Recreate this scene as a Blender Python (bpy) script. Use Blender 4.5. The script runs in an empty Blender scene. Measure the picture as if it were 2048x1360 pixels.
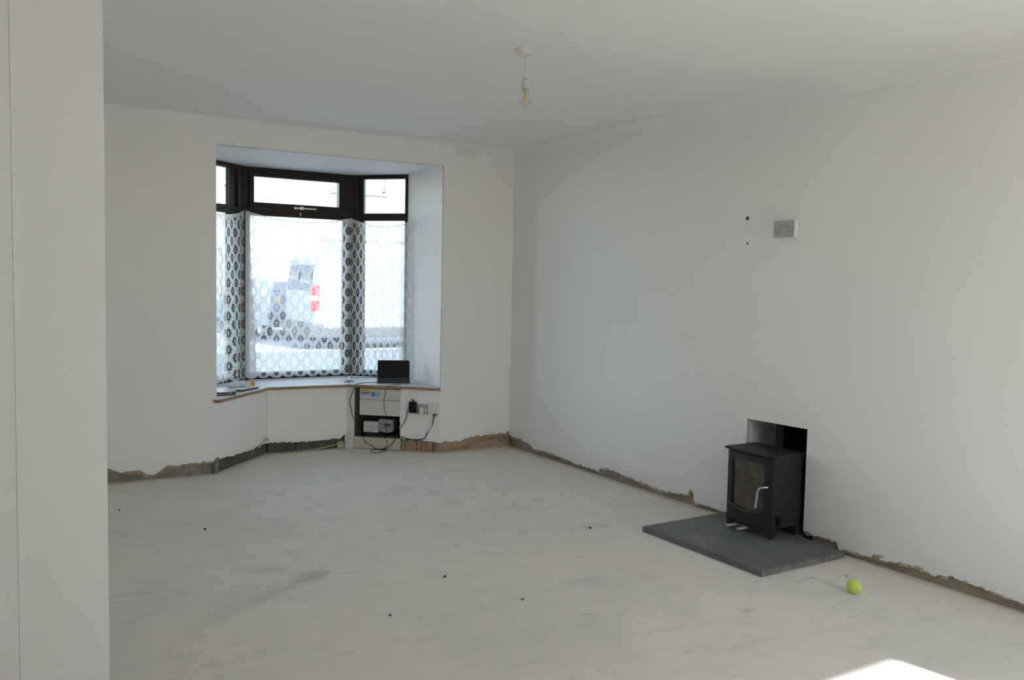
import bpy, bmesh, math, random
from mathutils import Vector, Matrix

random.seed(7)
SC = bpy.context.scene
COL = SC.collection
PI = math.pi

# ------------------------------------------------------------------ camera
cd = bpy.data.cameras.new('camera')
cam = bpy.data.objects.new('camera', cd)
COL.objects.link(cam)
_f = Vector((0.5232, 0.8497, -0.0657)).normalized()
_r = Vector((0.8520, -0.5231, 0.0200)); _r = (_r - _f * _r.dot(_f)).normalized()
_u = _r.cross(_f)
cam.matrix_world = Matrix(((_r.x, _u.x, -_f.x, 0.0), (_r.y, _u.y, -_f.y, 0.0), (_r.z, _u.z, -_f.z, 1.35), (0, 0, 0, 1)))
cd.sensor_width = 36.0
cd.lens = 36.0 * 1759.0 / 2048.0
cd.clip_start = 0.05
SC.camera = cam

# ------------------------------------------------------------------ world, sun, exposure
w = bpy.data.worlds.new('sky'); SC.world = w; w.use_nodes = True
wn = w.node_tree.nodes; wl = w.node_tree.links
bg = wn['Background']
sky = wn.new('ShaderNodeTexSky'); sky.sky_type = 'NISHITA'; sky.sun_disc = False
sky.sun_elevation = math.radians(30); sky.sun_rotation = math.radians(170)
sky.air_density = 1.0; sky.dust_density = 0.6; sky.ozone_density = 1.0
hs = wn.new('ShaderNodeHueSaturation'); hs.inputs['Saturation'].default_value = 0.7
wl.new(sky.outputs['Color'], hs.inputs['Color']); wl.new(hs.outputs['Color'], bg.inputs['Color'])
bg.inputs['Strength'].default_value = 0.60

SUN_DIR = Vector((-0.1736 * math.cos(math.radians(30)), 0.985 * math.cos(math.radians(30)), -0.5)).normalized()
sl = bpy.data.lights.new('sun', 'SUN'); sl.energy = 7.6; sl.angle = math.radians(0.55); sl.color = (1.0, 0.985, 0.975)
so = bpy.data.objects.new('sun', sl); COL.objects.link(so)
so.rotation_euler = SUN_DIR.to_track_quat('-Z', 'Y').to_euler(); so.location = (3, -8, 9)

def portal(name, loc, direction, sx, sy):
    l = bpy.data.lights.new(name, 'AREA'); l.shape = 'RECTANGLE'; l.size = sx; l.size_y = sy
    l.cycles.is_portal = True
    o = bpy.data.objects.new(name, l); COL.objects.link(o)
    o.location = loc; o.rotation_euler = Vector(direction).to_track_quat('-Z', 'Z').to_euler()
portal('patio_door_portal', (2.87, -1.70, 1.05), (0, 1, 0), 1.25, 2.1)
portal('bay_portal_centre', (2.33, 7.24, 1.38), (0, -1, 0), 0.86, 1.68)
portal('bay_portal_left', (1.60, 7.03, 1.38), (0.636, -0.772, 0), 0.55, 1.68)
portal('bay_portal_right', (3.00, 7.03, 1.38), (-0.731, -0.682, 0), 0.48, 1.68)

vs = SC.view_settings
vs.view_transform = 'Standard'; vs.look = 'None'; vs.gamma = 1.0; vs.use_curve_mapping = False
vs.exposure = 1.38
cy = SC.cycles
cy.max_bounces = 14; cy.diffuse_bounces = 10; cy.glossy_bounces = 4; cy.transmission_bounces = 6
cy.transparent_max_bounces = 24; cy.sample_clamp_indirect = 6.0; cy.caustics_reflective = False; cy.caustics_refractive = False

# ------------------------------------------------------------------ helpers
class NT:
    """tiny node-tree writer"""
    def __init__(s, name):
        s.m = bpy.data.materials.new(name); s.m.use_nodes = True
        s.t = s.m.node_tree; s.n = s.t.nodes; s.l = s.t.links
        s.b = s.n['Principled BSDF']; s.out = s.n['Material Output']
    def set(s, sock, v):
        if v is None: return
        if hasattr(v, 'is_linked') or hasattr(v, 'links'): s.l.new(v, sock)
        else: sock.default_value = v
    def math(s, op, a, b=None, c=None, clamp=False):
        n = s.n.new('ShaderNodeMath'); n.operation = op; n.use_clamp = clamp
        for i, v in enumerate((a, b, c)):
            if v is not None: s.set(n.inputs[i], v)
        return n.outputs[0]
    def noise(s, scale, detail=4, vec=None, rough=0.55, dist=0.0):
        n = s.n.new('ShaderNodeTexNoise'); n.inputs['Scale'].default_value = scale
        n.inputs['Detail'].default_value = detail; n.inputs['Roughness'].default_value = rough
        n.inputs['Distortion'].default_value = dist
        if vec is not None: s.l.new(vec, n.inputs['Vector'])
        return n.outputs['Fac']
    def ramp(s, fac, stops):
        n = s.n.new('ShaderNodeValToRGB'); e = n.color_ramp.elements
        while len(e) < len(stops): e.new(0.5)
        for el, (p, c) in zip(e, stops):
            el.position = p; el.color = (*c, 1) if len(c) == 3 else c
        s.set(n.inputs[0], fac); return n.outputs['Color']
    def mix(s, fac, a, b, mode='MIX'):
        n = s.n.new('ShaderNodeMix'); n.data_type = 'RGBA'; n.blend_type = mode
        s.set(n.inputs['Factor'], fac)
        for k, v in (('A', a), ('B', b)):
            so_ = [i for i in n.inputs if i.name == k and i.type == 'RGBA'][0]
            s.set(so_, (*v, 1) if isinstance(v, tuple) and len(v) == 3 else v)
        return [o for o in n.outputs if o.type == 'RGBA'][0]
    def coords(s, kind='Object'):
        return s.n.new('ShaderNodeTexCoord').outputs[kind]
    def mapping(s, vec, scale=(1, 1, 1), rot=(0, 0, 0), loc=(0, 0, 0)):
        n = s.n.new('ShaderNodeMapping'); s.l.new(vec, n.inputs['Vector'])
        n.inputs['Scale'].default_value = scale; n.inputs['Rotation'].default_value = rot; n.inputs['Location'].default_value = loc
        return n.outputs['Vector']
    def sep(s, vec):
        n = s.n.new('ShaderNodeSeparateXYZ'); s.l.new(vec, n.inputs[0]); return n.outputs
    def bump(s, h, strength=0.3, dist=0.01):
        n = s.n.new('ShaderNodeBump'); n.inputs['Strength'].default_value = strength; n.inputs['Distance'].default_value = dist
        s.l.new(h, n.inputs['Height']); s.l.new(n.outputs['Normal'], s.b.inputs['Normal'])
    def color(s, c): s.set(s.b.inputs['Base Color'], (*c, 1) if isinstance(c, tuple) and len(c) == 3 else c)
    def rough(s, v): s.set(s.b.inputs['Roughness'], v)
    def spot(s, x, y, px, py, rx, ry, ang):
        """soft elliptical mask round (px, py)"""
        ca, sa = math.cos(ang), math.sin(ang)
        dx = s.math('SUBTRACT', x, px); dy = s.math('SUBTRACT', y, py)
        a = s.math('ADD', s.math('MULTIPLY', dx, ca / rx), s.math('MULTIPLY', dy, sa / rx))
        b = s.math('ADD', s.math('MULTIPLY', dx, -sa / ry), s.math('MULTIPLY', dy, ca / ry))
        r2 = s.math('ADD', s.math('MULTIPLY', a, a), s.math('MULTIPLY', b, b))
        return s.math('SUBTRACT', 1.0, r2, clamp=True)

def plain(name, c, rough=0.5, metal=0.0, var=0.06, scale=30.0, bump=0.0):
    t = NT(name)
    f = t.noise(scale, 4, t.coords())
    lo = tuple(max(0, v * (1 - var)) for v in c); hi = tuple(min(1, v * (1 + var)) for v in c)
    t.color(t.ramp(f, [(0.3, lo), (0.7, hi)]))
    t.rough(rough); t.b.inputs['Metallic'].default_value = metal
    if bump: t.bump(f, bump, 0.004)
    return t.m

def link(name, bm, mats, parent=None, smooth=False, kind=None, recalc=True, angle=None):
    me = bpy.data.meshes.new(name)
    if recalc: bmesh.ops.recalc_face_normals(bm, faces=bm.faces)
    bm.to_mesh(me); bm.free()
    for m in (mats if isinstance(mats, (list, tuple)) else [mats]): me.materials.append(m)
    if smooth:
        me.polygons.foreach_set('use_smooth', [True] * len(me.polygons))
        if angle: me.set_sharp_from_angle(angle=math.radians(angle))
    o = bpy.data.objects.new(name, me); COL.objects.link(o)
    if parent is not None: o.parent = parent
    if kind: o['kind'] = kind
    return o

def put(o, world):
    """move the mesh so the object's origin sits at a world point"""
    v = Vector(world); o.data.transform(Matrix.Translation(-v)); o.location = v
    return o

def thing(name, label, cat, loc=(0, 0, 0), group=None):
    o = bpy.data.objects.new(name, None); o.empty_display_size = 0.05; COL.objects.link(o)
    o.location = loc; tag(o, label, cat, group); return o

def tag(o, label, cat, group=None):
    o['label'] = label; o['category'] = cat
    if group: o['group'] = group
    return o

def child(name, bm, mats, root, **k):
    """a part built in world coordinates and hung under an unrotated root"""
    o = link(name, bm, mats, root, **k)
    rw = Vector((0, 0, 0)); p = root
    while p is not None: rw += p.location; p = p.parent
    o.data.transform(Matrix.Translation(-rw)); return o

class Frame:
    """vertical plane A->B seen from the room: s along, o outwards (away from the room), z up"""
    def __init__(s, A, B):
        s.A = Vector((A[0], A[1], 0)); d = Vector((B[0] - A[0], B[1] - A[1], 0)); s.L = d.length
        s.d = d.normalized(); s.n = Vector((-s.d.y, s.d.x, 0))
    def p(s, a, o, z): return s.A + s.d * a + s.n * o + Vector((0, 0, z))

WORLD = Frame((0, 0), (1, 0))

def box(bm, fr, s0, s1, z0, z1, o0, o1, bev=0.0, mi=0):
    vs_ = [bm.verts.new(fr.p(s, o, z)) for z in (z0, z1) for o in (o0, o1) for s in (s0, s1)]
    fs = [bm.faces.new([vs_[i] for i in q]) for q in ((0, 1, 3, 2), (4, 6, 7, 5), (0, 4, 5, 1), (2, 3, 7, 6), (0, 2, 6, 4), (1, 5, 7, 3))]
    for f in fs: f.material_index = mi
    if bev:
        es = list({e for f in fs for e in f.edges})
        r = bmesh.ops.bevel(bm, geom=es, offset=bev, segments=2, profile=0.7, affect='EDGES')
        for f in r['faces']: f.material_index = mi
    return fs

def B(fr, *a, **k):
    bm = bmesh.new(); box(bm, fr, *a, **k); return bm

def catmull(pts, n=6):
    P = [Vector(p) for p in pts]; out = []
    for i in range(len(P) - 1):
        a = P[max(i - 1, 0)]; b = P[i]; c = P[i + 1]; d = P[min(i + 2, len(P) - 1)]
        for k in range(n):
            t = k / n
            out.append(0.5 * ((2 * b) + (c - a) * t + (2 * a - 5 * b + 4 * c - d) * t * t + (3 * b - a - 3 * c + d) * t ** 3))
    out.append(P[-1]); return out

def tube(bm, pts, r, seg=7, smooth=5, cap=True, mi=0):
    P = catmull(pts, smooth) if smooth else [Vector(p) for p in pts]
    rings = []; up = Vector((0.13, 0.21, 0.97))
    for i, q in enumerate(P):
        t = (P[min(i + 1, len(P) - 1)] - P[max(i - 1, 0)]).normalized()
        x = t.cross(up)
        if x.length < 1e-3: x = t.cross(Vector((1, 0, 0)))
        x.normalize(); y = t.cross(x); up = -y if (-y).dot(up) > 0 else y
        y = x.cross(t)
        rr = r(i / (len(P) - 1)) if callable(r) else r
        rings.append([bm.verts.new(q + (x * math.cos(2 * PI * k / seg) + y * math.sin(2 * PI * k / seg)) * rr) for k in range(seg)])
    for a, b in zip(rings, rings[1:]):
        for k in range(seg):
            f = bm.faces.new((a[k], a[(k + 1) % seg], b[(k + 1) % seg], b[k])); f.material_index = mi
    if cap: bm.faces.new(rings[0][::-1]).material_index = mi; bm.faces.new(rings[-1]).material_index = mi

def lathe(bm, c, prof, seg=32, axis=Vector((0, 0, 1)), x=None, mi=0, cap=True):
    """prof: list of (radius, height along axis)"""
    axis = axis.normalized(); x = x or axis.orthogonal().normalized(); y = axis.cross(x); c = Vector(c)
    rings = []
    for r, h in prof:
        if r < 1e-6: rings.append([bm.verts.new(c + axis * h)])
        else: rings.append([bm.verts.new(c + axis * h + (x * math.cos(2 * PI * k / seg) + y * math.sin(2 * PI * k / seg)) * r) for k in range(seg)])
    for a, b in zip(rings, rings[1:]):
        for k in range(seg):
            q = [a[k % len(a)], a[(k + 1) % len(a)], b[(k + 1) % len(b)], b[k % len(b)]]
            q = list(dict.fromkeys(q))
            if len(q) > 2: bm.faces.new(q).material_index = mi
    if cap:
        if len(rings[0]) > 2: bm.faces.new(rings[0][::-1]).material_index = mi
        if len(rings[-1]) > 2: bm.faces.new(rings[-1]).material_index = mi

def prism(bm, pts, z0, z1, bev=0.0, mi_top=0, mi_side=0):
    lo = [bm.verts.new((x, y, z0)) for x, y in pts]; hi = [bm.verts.new((x, y, z1)) for x, y in pts]
    bm.faces.new(lo[::-1]).material_index = mi_top
    top = bm.faces.new(hi); top.material_index = mi_top
    n = len(pts); es = list(top.edges)
    for i in range(n):
        bm.faces.new((lo[i], lo[(i + 1) % n], hi[(i + 1) % n], hi[i])).material_index = mi_side
    if bev: bmesh.ops.bevel(bm, geom=es, offset=bev, segments=2, affect='EDGES')

# ------------------------------------------------------------------ materials
def m_paint():
    t = NT('wall_paint'); c = t.coords('Generated'); c = t.coords('Object')
    big = t.noise(1.1, 3, c); fine = t.noise(55, 3, c)
    col = t.ramp(big, [(0.3, (0.85, 0.842, 0.834)), (0.7, (0.87, 0.862, 0.858))])
    x, y, z = t.sep(c)
    st = t.spot(x, z, 3.32, 2.36, 0.14, 0.055, 0.05)
    nz = t.noise(28, 4, c)
    col = t.mix(t.math('MULTIPLY', st, t.math('MULTIPLY', nz, 0.45)), col, (0.50, 0.44, 0.36))
    low = t.math('MULTIPLY', t.math('SUBTRACT', 0.14, z, clamp=True), 2.2)
    col = t.mix(t.math('MULTIPLY', low, nz, clamp=True), col, (0.55, 0.47, 0.37))
    t.color(col); t.rough(0.62); t.b.inputs['Specular IOR Level'].default_value = 0.3
    t.bump(t.math('ADD', t.math('MULTIPLY', fine, 0.3), big), 0.12, 0.01)
    return t.m

def m_floor():
    t = NT('dusty_screed'); c = t.coords('Object')
    x, y, z = t.sep(c)
    n1 = t.noise(1.3, 5, c, 0.6, 0.4); n2 = t.noise(7, 6, c, 0.65); n3 = t.noise(60, 3, c)
    st = t.noise(3.0, 5, t.mapping(c, (0.6, 2.6, 1), (0, 0, 0.5)), 0.6, 1.0)
    col = t.ramp(n1, [(0.25, (0.66, 0.64, 0.61)), (0.5, (0.745, 0.71, 0.66)), (0.78, (0.765, 0.71, 0.63))])
    col = t.mix(t.math('MULTIPLY', t.math('SUBTRACT', n2, 0.50, clamp=True), 1.4), col, (0.52, 0.50, 0.475))
    col = t.mix(t.math('MULTIPLY', t.math('SUBTRACT', st, 0.55, clamp=True), 1.6), col, (0.46, 0.45, 0.435))
    v = t.n.new('ShaderNodeTexVoronoi'); v.inputs['Scale'].default_value = 3.4; v.inputs['Randomness'].default_value = 1.0
    mp = t.mapping(c, (1.0, 2.2, 1.0), (0, 0, 0.7)); t.l.new(mp, v.inputs['Vector'])
    dab = t.math('MULTIPLY', t.math('SUBTRACT', 0.15, v.outputs['Distance'], clamp=True), 4.2)
    col = t.mix(t.math('MULTIPLY', dab, t.math('MULTIPLY', n2, 1.6), clamp=True), col, (0.40, 0.385, 0.36))
    for (px, py, rx, ry, a, k) in ((1.29, 3.80, .12, .09, 0.6, .75), (0.92, 3.57, .30, .07, 0.55, .40), (1.12, 3.69, .22, .05, 0.5, .40),
                                   (2.42, 3.14, .20, .06, -0.35, .45), (2.20, 3.71, .16, .03, -0.9, .35), (2.89, 3.86, .035, .03, 0, .6),
                                   (3.00, 3.84, .04, .035, 0, .6), (1.47, 3.76, .10, .018, -0.15, .6), (0.55, 3.64, .10, .025, 0.5, .5), (1.12, 3.99, .15, .05, -0.6, .35)):
        col = t.mix(t.math('MULTIPLY', t.spot(x, y, px, py, rx, ry, a), t.math('MULTIPLY', n2, k * 0.9)), col, (0.30, 0.295, 0.285))
    # sandy band swept against the skirting line of the right wall and bay
    edge = t.math('MULTIPLY', t.math('SUBTRACT', x, 3.35, clamp=True), 1.4)
    col = t.mix(t.math('MULTIPLY', edge, n1, clamp=True), col, (0.64, 0.55, 0.42))
    t.color(col); t.rough(0.7); t.b.inputs['Specular IOR Level'].default_value = 0.25
    t.bump(t.math('ADD', n2, t.math('MULTIPLY', n3, 0.35)), 0.12, 0.008)
    return t.m

def m_rubble(name, a, b, c_, sc=9):
    t = NT(name); c = t.coords('Object'); n1 = t.noise(sc, 5, c, 0.65); n2 = t.noise(sc * 7, 4, c)
    col = t.ramp(n1, [(0.3, a), (0.52, b), (0.72, c_)])
    col = t.mix(t.math('MULTIPLY', t.math('SUBTRACT', n2, 0.5, clamp=True), 1.2), col, tuple(v * 0.6 for v in a))
    t.color(col); t.rough(0.9); t.bump(t.math('ADD', n1, n2), 0.6, 0.012)
    return t.m

def m_wood(name, a, b, scale=(2, 40, 40), rough=0.45):
    t = NT(name); c = t.mapping(t.coords('Object'), scale)
    n = t.noise(1.0, 6, c, 0.6, 0.6); t.color(t.ramp(n, [(0.3, a), (0.7, b)])); t.rough(rough); t.bump(n, 0.15, 0.003)
    return t.m

def m_pane(name, tint=(0.93, 0.96, 0.95), gloss=0.06, fres=0.6):
    t = NT(name); n = t.n
    tr = n.new('ShaderNodeBsdfTransparent'); tr.inputs['Color'].default_value = (*tint, 1)
    gl = n.new('ShaderNodeBsdfGlossy'); gl.inputs['Roughness'].default_value = 0.02
    fr = n.new('ShaderNodeLayerWeight'); fr.inputs['Blend'].default_value = 0.25
    sm = t.noise(6, 3, t.coords())
    fac = t.math('ADD', t.math('MULTIPLY', fr.outputs['Fresnel'], fres), t.math('MULTIPLY', sm, gloss), clamp=True)
    mx = n.new('ShaderNodeMixShader'); t.l.new(fac, mx.inputs['Fac']); t.l.new(tr.outputs[0], mx.inputs[1]); t.l.new(gl.outputs[0], mx.inputs[2])
    t.l.new(mx.outputs[0], t.out.inputs['Surface']); n.remove(t.b)
    return t.m

def m_lace():
    """net curtain: cotton mesh with rows of scalloped leaf-shaped openings; UV in metres"""
    t = NT('cotton_lace'); n = t.n
    uv = t.coords('UV'); u, v, _ = t.sep(uv)
    PW, PH = 0.108, 0.130
    def motif(ou, ov):
        a = t.math('SUBTRACT', t.math('FRACT', t.math('ADD', t.math('DIVIDE', u, PW), ou)), 0.5)
        b = t.math('SUBTRACT', t.math('FRACT', t.math('ADD', t.math('DIVIDE', v, PH), ov)), 0.5)
        am = t.math('MULTIPLY', a, PW); bm_ = t.math('MULTIPLY', b, PH)
        ex = t.math('DIVIDE', am, 0.030); ey = t.math('DIVIDE', bm_, 0.047)
        rad = t.math('SQRT', t.math('ADD', t.math('MULTIPLY', ex, ex), t.math('MULTIPLY', ey, ey)))
        ang = t.math('ARCTAN2', ey, ex)
        lim = t.math('ADD', 0.80, t.math('MULTIPLY', t.math('COSINE', t.math('MULTIPLY', ang, 8.0)), 0.13))
        dia = t.math('ADD', t.math('ABSOLUTE', ex), t.math('ABSOLUTE', ey))
        hole = t.math('MULTIPLY', t.math('LESS_THAN', rad, lim), t.math('LESS_THAN', dia, 1.18))
        slx = t.math('DIVIDE', am, 0.0048); sly = t.math('DIVIDE', bm_, 0.024)
        slit = t.math('LESS_THAN', t.math('ADD', t.math('ABSOLUTE', slx), t.math('ABSOLUTE', sly)), 1.0)
        core = t.math('LESS_THAN', t.math('ABSOLUTE', am), 0.0018)
        core = t.math('MULTIPLY', core, t.math('LESS_THAN', t.math('ABSOLUTE', bm_), 0.018))
        hole = t.math('MULTIPLY', hole, t.math('SUBTRACT', 1.0, slit))
        # raised outline of the ogee round each motif
        og = t.math('ADD', t.math('ABSOLUTE', t.math('DIVIDE', am, 0.052)), t.math('POWER', t.math('ABSOLUTE', t.math('DIVIDE', bm_, 0.066)), 1.5))
        og = t.math('ADD', og, t.math('MULTIPLY', t.math('COSINE', t.math('MULTIPLY', ang, 6.0)), 0.05))
        line = t.math('LESS_THAN', t.math('ABSOLUTE', t.math('SUBTRACT', og, 0.90)), 0.035)
        return hole, line, slit
    h1, l1, s1 = motif(0.0, 0.0); h2, l2, s2 = motif(0.5, 0.5)
    # small eyelets in pairs between the motifs
    def eyelet(ou, ov):
        a = t.math('MULTIPLY', t.math('SUBTRACT', t.math('FRACT', t.math('ADD', t.math('DIVIDE', u, PW), ou)), 0.5), PW)
        b = t.math('MULTIPLY', t.math('SUBTRACT', t.math('FRACT', t.math('ADD', t.math('DIVIDE', v, PH / 2), ov)), 0.5), PH / 2)
        r = t.math('SQRT', t.math('ADD', t.math('MULTIPLY', a, a), t.math('MULTIPLY', b, b)))
        return t.math('LESS_THAN', r, 0.0042)
    e = t.math('MAXIMUM', eyelet(0.5 + 0.06, 0.34), eyelet(0.5 - 0.06, 0.34))
    e = t.math('MAXIMUM', e, t.math('MAXIMUM', eyelet(0.06, 0.66), eyelet(-0.06, 0.66)))
    hole = t.math('MAXIMUM', t.math('MAXIMUM', h1, h2), e)
    line = t.math('MAXIMUM', l1, l2)
    slit = t.math('MAXIMUM', s1, s2)
    grain = t.noise(420, 2, uv)
    ground = t.math('ADD', 0.60, t.math('MULTIPLY', grain, 0.18))
    ground = t.math('ADD', ground, t.math('MULTIPLY', line, 0.16))
    ground = t.math('ADD', ground, t.math('MULTIPLY', slit, 0.2))
    hem = n.new('ShaderNodeAttribute'); hem.attribute_name = 'hem'
    cover = t.math('MULTIPLY', ground, t.math('SUBTRACT', 1.0, t.math('MULTIPLY', hole, 0.90)))
    cover = t.math('MAXIMUM', cover, t.math('MULTIPLY', hem.outputs['Fac'], 0.93), clamp=True)
    df = n.new('ShaderNodeBsdfDiffuse'); df.inputs['Color'].default_value = (0.86, 0.86, 0.85, 1)
    tl = n.new('ShaderNodeBsdfTranslucent'); tl.inputs['Color'].default_value = (0.80, 0.81, 0.82, 1)
    cl = n.new('ShaderNodeMixShader'); cl.inputs['Fac'].default_value = 0.40
    t.l.new(df.outputs[0], cl.inputs[1]); t.l.new(tl.outputs[0], cl.inputs[2])
    tr = n.new('ShaderNodeBsdfTransparent'); mx = n.new('ShaderNodeMixShader')
    t.l.new(cover, mx.inputs['Fac']); t.l.new(tr.outputs[0], mx.inputs[1]); t.l.new(cl.outputs[0], mx.inputs[2])
    t.l.new(mx.outputs[0], t.out.inputs['Surface']); n.remove(t.b)
    return t.m

def m_slate():
    t = NT('riven_slate'); c = t.coords('Object'); n1 = t.noise(4, 6, c, 0.7, 0.5); n2 = t.noise(45, 5, c, 0.7)
    col = t.ramp(n1, [(0.3, (0.105, 0.110, 0.116)), (0.7, (0.175, 0.182, 0.188))])
    col = t.mix(t.math('MULTIPLY', t.math('SUBTRACT', n2, 0.55, clamp=True), 2.0), col, (0.24, 0.245, 0.24))
    t.color(col); t.rough(0.6); t.bump(t.math('ADD', n1, n2), 0.35, 0.004); return t.m

def m_soot_glass():
    t = NT('sooty_stove_glass'); c = t.coords('Object'); n1 = t.noise(9, 6, c, 0.65, 0.6)
    t.color(t.ramp(n1, [(0.3, (0.045, 0.036, 0.026)), (0.55, (0.085, 0.068, 0.050)), (0.78, (0.16, 0.14, 0.115))]))
    t.rough(0.16); t.b.inputs['Specular IOR Level'].default_value = 0.5; return t.m

def m_ball():
    t = NT('tennis_felt'); c = t.coords('Object'); n = t.noise(350, 3, c)
    n2 = t.noise(40, 3, c)
    t.color(t.ramp(n2, [(0.3, (0.50, 0.62, 0.075)), (0.7, (0.62, 0.74, 0.14))])); t.rough(0.95); t.bump(n, 0.7, 0.003)
    t.b.inputs['Sheen Weight'].default_value = 0.3; return t.m

MP = m_paint(); MF = m_floor()
MEDGE = m_rubble('broken_plaster_edge', (0.40, 0.35, 0.28), (0.56, 0.50, 0.42), (0.66, 0.62, 0.55), 25)
MBROWN = m_rubble('browning_coat', (0.36, 0.23, 0.12), (0.46, 0.33, 0.20), (0.55, 0.47, 0.38), 6)
MBASE = m_rubble('grey_render_base', (0.17, 0.145, 0.115), (0.27, 0.235, 0.19), (0.38, 0.34, 0.285), 6)
MBASE2 = m_rubble('brown_render_base', (0.27, 0.21, 0.145), (0.36, 0.29, 0.21), (0.46, 0.40, 0.32), 5)
MDARKBLK = m_rubble('dark_blockwork', (0.075, 0.066, 0.058), (0.125, 0.11, 0.098), (0.19, 0.17, 0.155), 8)
MBRICK = m_rubble('orange_brick', (0.33, 0.20, 0.125), (0.42, 0.28, 0.18), (0.48, 0.41, 0.34), 11)
MSILLTOP = plain('sill_white_paint', (0.62, 0.615, 0.61), 0.5, var=0.10, scale=9)
MRAW = m_wood('raw_board_edge', (0.26, 0.145, 0.07), (0.46, 0.29, 0.16), (9, 9, 50), 0.8)
MFRAME = m_wood('dark_stained_frame', (0.013, 0.009, 0.008), (0.026, 0.017, 0.014), (4, 4, 30), 0.5)
MFRAME.node_tree.nodes['Principled BSDF'].inputs['Specular IOR Level'].default_value = 0.25
MPANE = m_pane('clear_window_glass')
MLACE = m_lace()
MWHITE = plain('white_plastic', (0.74, 0.74, 0.72), 0.35, var=0.02)
MWPAINT = plain('old_white_gloss', (0.70, 0.69, 0.665), 0.45, var=0.05, scale=14)
MCREAM = plain('cream_casing', (0.66, 0.64, 0.59), 0.5, var=0.03, scale=12)
MBOARD = m_wood('whitewashed_board', (0.50, 0.44, 0.34), (0.63, 0.58, 0.49), (5, 5, 60), 0.7)
MGREY = plain('grey_plate', (0.42, 0.42, 0.41), 0.4, var=0.04)
MMETER = plain('meter_grey', (0.34, 0.35, 0.365), 0.35, var=0.04)
MDARKGREY = plain('dark_print', (0.06, 0.06, 0.065), 0.5)
MBLACK = plain('black_plastic', (0.012, 0.012, 0.013), 0.45, var=0.1)
MBLACKK = plain('charcoal_stand', (0.055, 0.055, 0.060), 0.5, var=0.15, scale=120)
MSCREEN = plain('dark_screen', (0.006, 0.006, 0.007), 0.35, var=0.1)
for _m in (MBLACK, MSCREEN, MBLACKK): _m.node_tree.nodes['Principled BSDF'].inputs['Specular IOR Level'].default_value = 0.2
MCAST = plain('black_stove_paint', (0.0095, 0.0093, 0.0095), 0.6, var=0.15, scale=60, bump=0.1)
MCHROME = plain('brushed_steel', (0.68, 0.65, 0.60), 0.28, 1.0, var=0.04)
MLEVER = plain('pale_lever_steel', (0.62, 0.61, 0.59), 0.4, 0.2, var=0.04)  # pale, barely metallic colour stands in for light reflected by the tilted levers
MSLATE = m_slate()
MCHIP = m_rubble('chipped_slate_edge', (0.13, 0.125, 0.115), (0.20, 0.19, 0.175), (0.34, 0.33, 0.30), 22)
MSOOT = m_soot_glass()
MCUP = m_wood('dark_cupboard_wood', (0.035, 0.025, 0.018), (0.075, 0.055, 0.04), (3, 3, 30), 0.8)
MRECESS = plain('fire_board', (0.72, 0.73, 0.735), 0.8, var=0.2, scale=6)
MSOOTWALL = plain('sooty_lining', (0.012, 0.012, 0.013), 0.95, var=0.3, scale=10)
MBALL = m_ball()
MSEAM = plain('ball_seam', (0.62, 0.63, 0.52), 0.8)
MYEL = plain('yellow_label', (0.78, 0.66, 0.05), 0.5, var=0.02)
MORAN = plain('orange_label', (0.85, 0.30, 0.03), 0.5, var=0.02)
MBLUE = plain('blue_label', (0.06, 0.32, 0.68), 0.5, var=0.02)
MPALEB = plain('pale_blue_label', (0.36, 0.50, 0.70), 0.5, var=0.02)
MPAPER = plain('white_label', (0.72, 0.72, 0.70), 0.6, var=0.02)
MRED = plain('red_plug', (0.40, 0.035, 0.02), 0.4)
MGREEN = plain('green_plug', (0.10, 0.26, 0.07), 0.4)
MBRASS = plain('brass', (0.55, 0.40, 0.20), 0.35, 1.0)
MEARTH = plain('earth_wire', (0.40, 0.38, 0.14), 0.5)
MCARD = plain('buff_card', (0.50, 0.46, 0.40), 0.7)
MFOIL = plain('pale_blister_foil', (0.60, 0.63, 0.66), 0.25, 0.3)
MORANGE = plain('orange_nozzle', (0.75, 0.28, 0.03), 0.4)
MRAWL = plain('brown_wall_plug', (0.20, 0.09, 0.045), 0.6)
MLAMP = plain('lampholder_white', (0.70, 0.68, 0.645), 0.4, var=0.03)
MFIL = plain('yellow_filament', (0.74, 0.62, 0.20), 0.5)
MSTONE = m_rubble('floor_debris', (0.03, 0.028, 0.026), (0.06, 0.055, 0.05), (0.12, 0.11, 0.10), 120)

# ------------------------------------------------------------------ the room: plan and frames (metres)
H = 2.412; ZHEAD = 2.229; ZSILL = 0.516
XR = 3.750; YF = 6.111
P0, P1, P2, P3 = (1.412, 6.111), (1.920, 6.650), (2.560, 6.620), (3.117, 6.111)     # wall line under the sill
W0, W1, W2, W3 = (1.420, 6.790), (1.875, 7.165), (2.780, 7.165), (3.130, 6.790)     # window line of the bay
FFRONT = Frame((0, YF), (1, YF)); FRIGHT = Frame((XR, YF), (XR, 0))
FBL, FBC, FBR = Frame(P0, P1), Frame(P1, P2), Frame(P2, P3)
FWL, FWC, FWR = Frame(W0, W1), Frame(W1, W2), Frame(W2, W3)

def interp(prof, s):
    for (a, za), (b, zb) in zip(prof, prof[1:]):
        if a <= s <= b and b > a: return za + (zb - za) * (s - a) / (b - a)
    return prof[-1][1]

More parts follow.
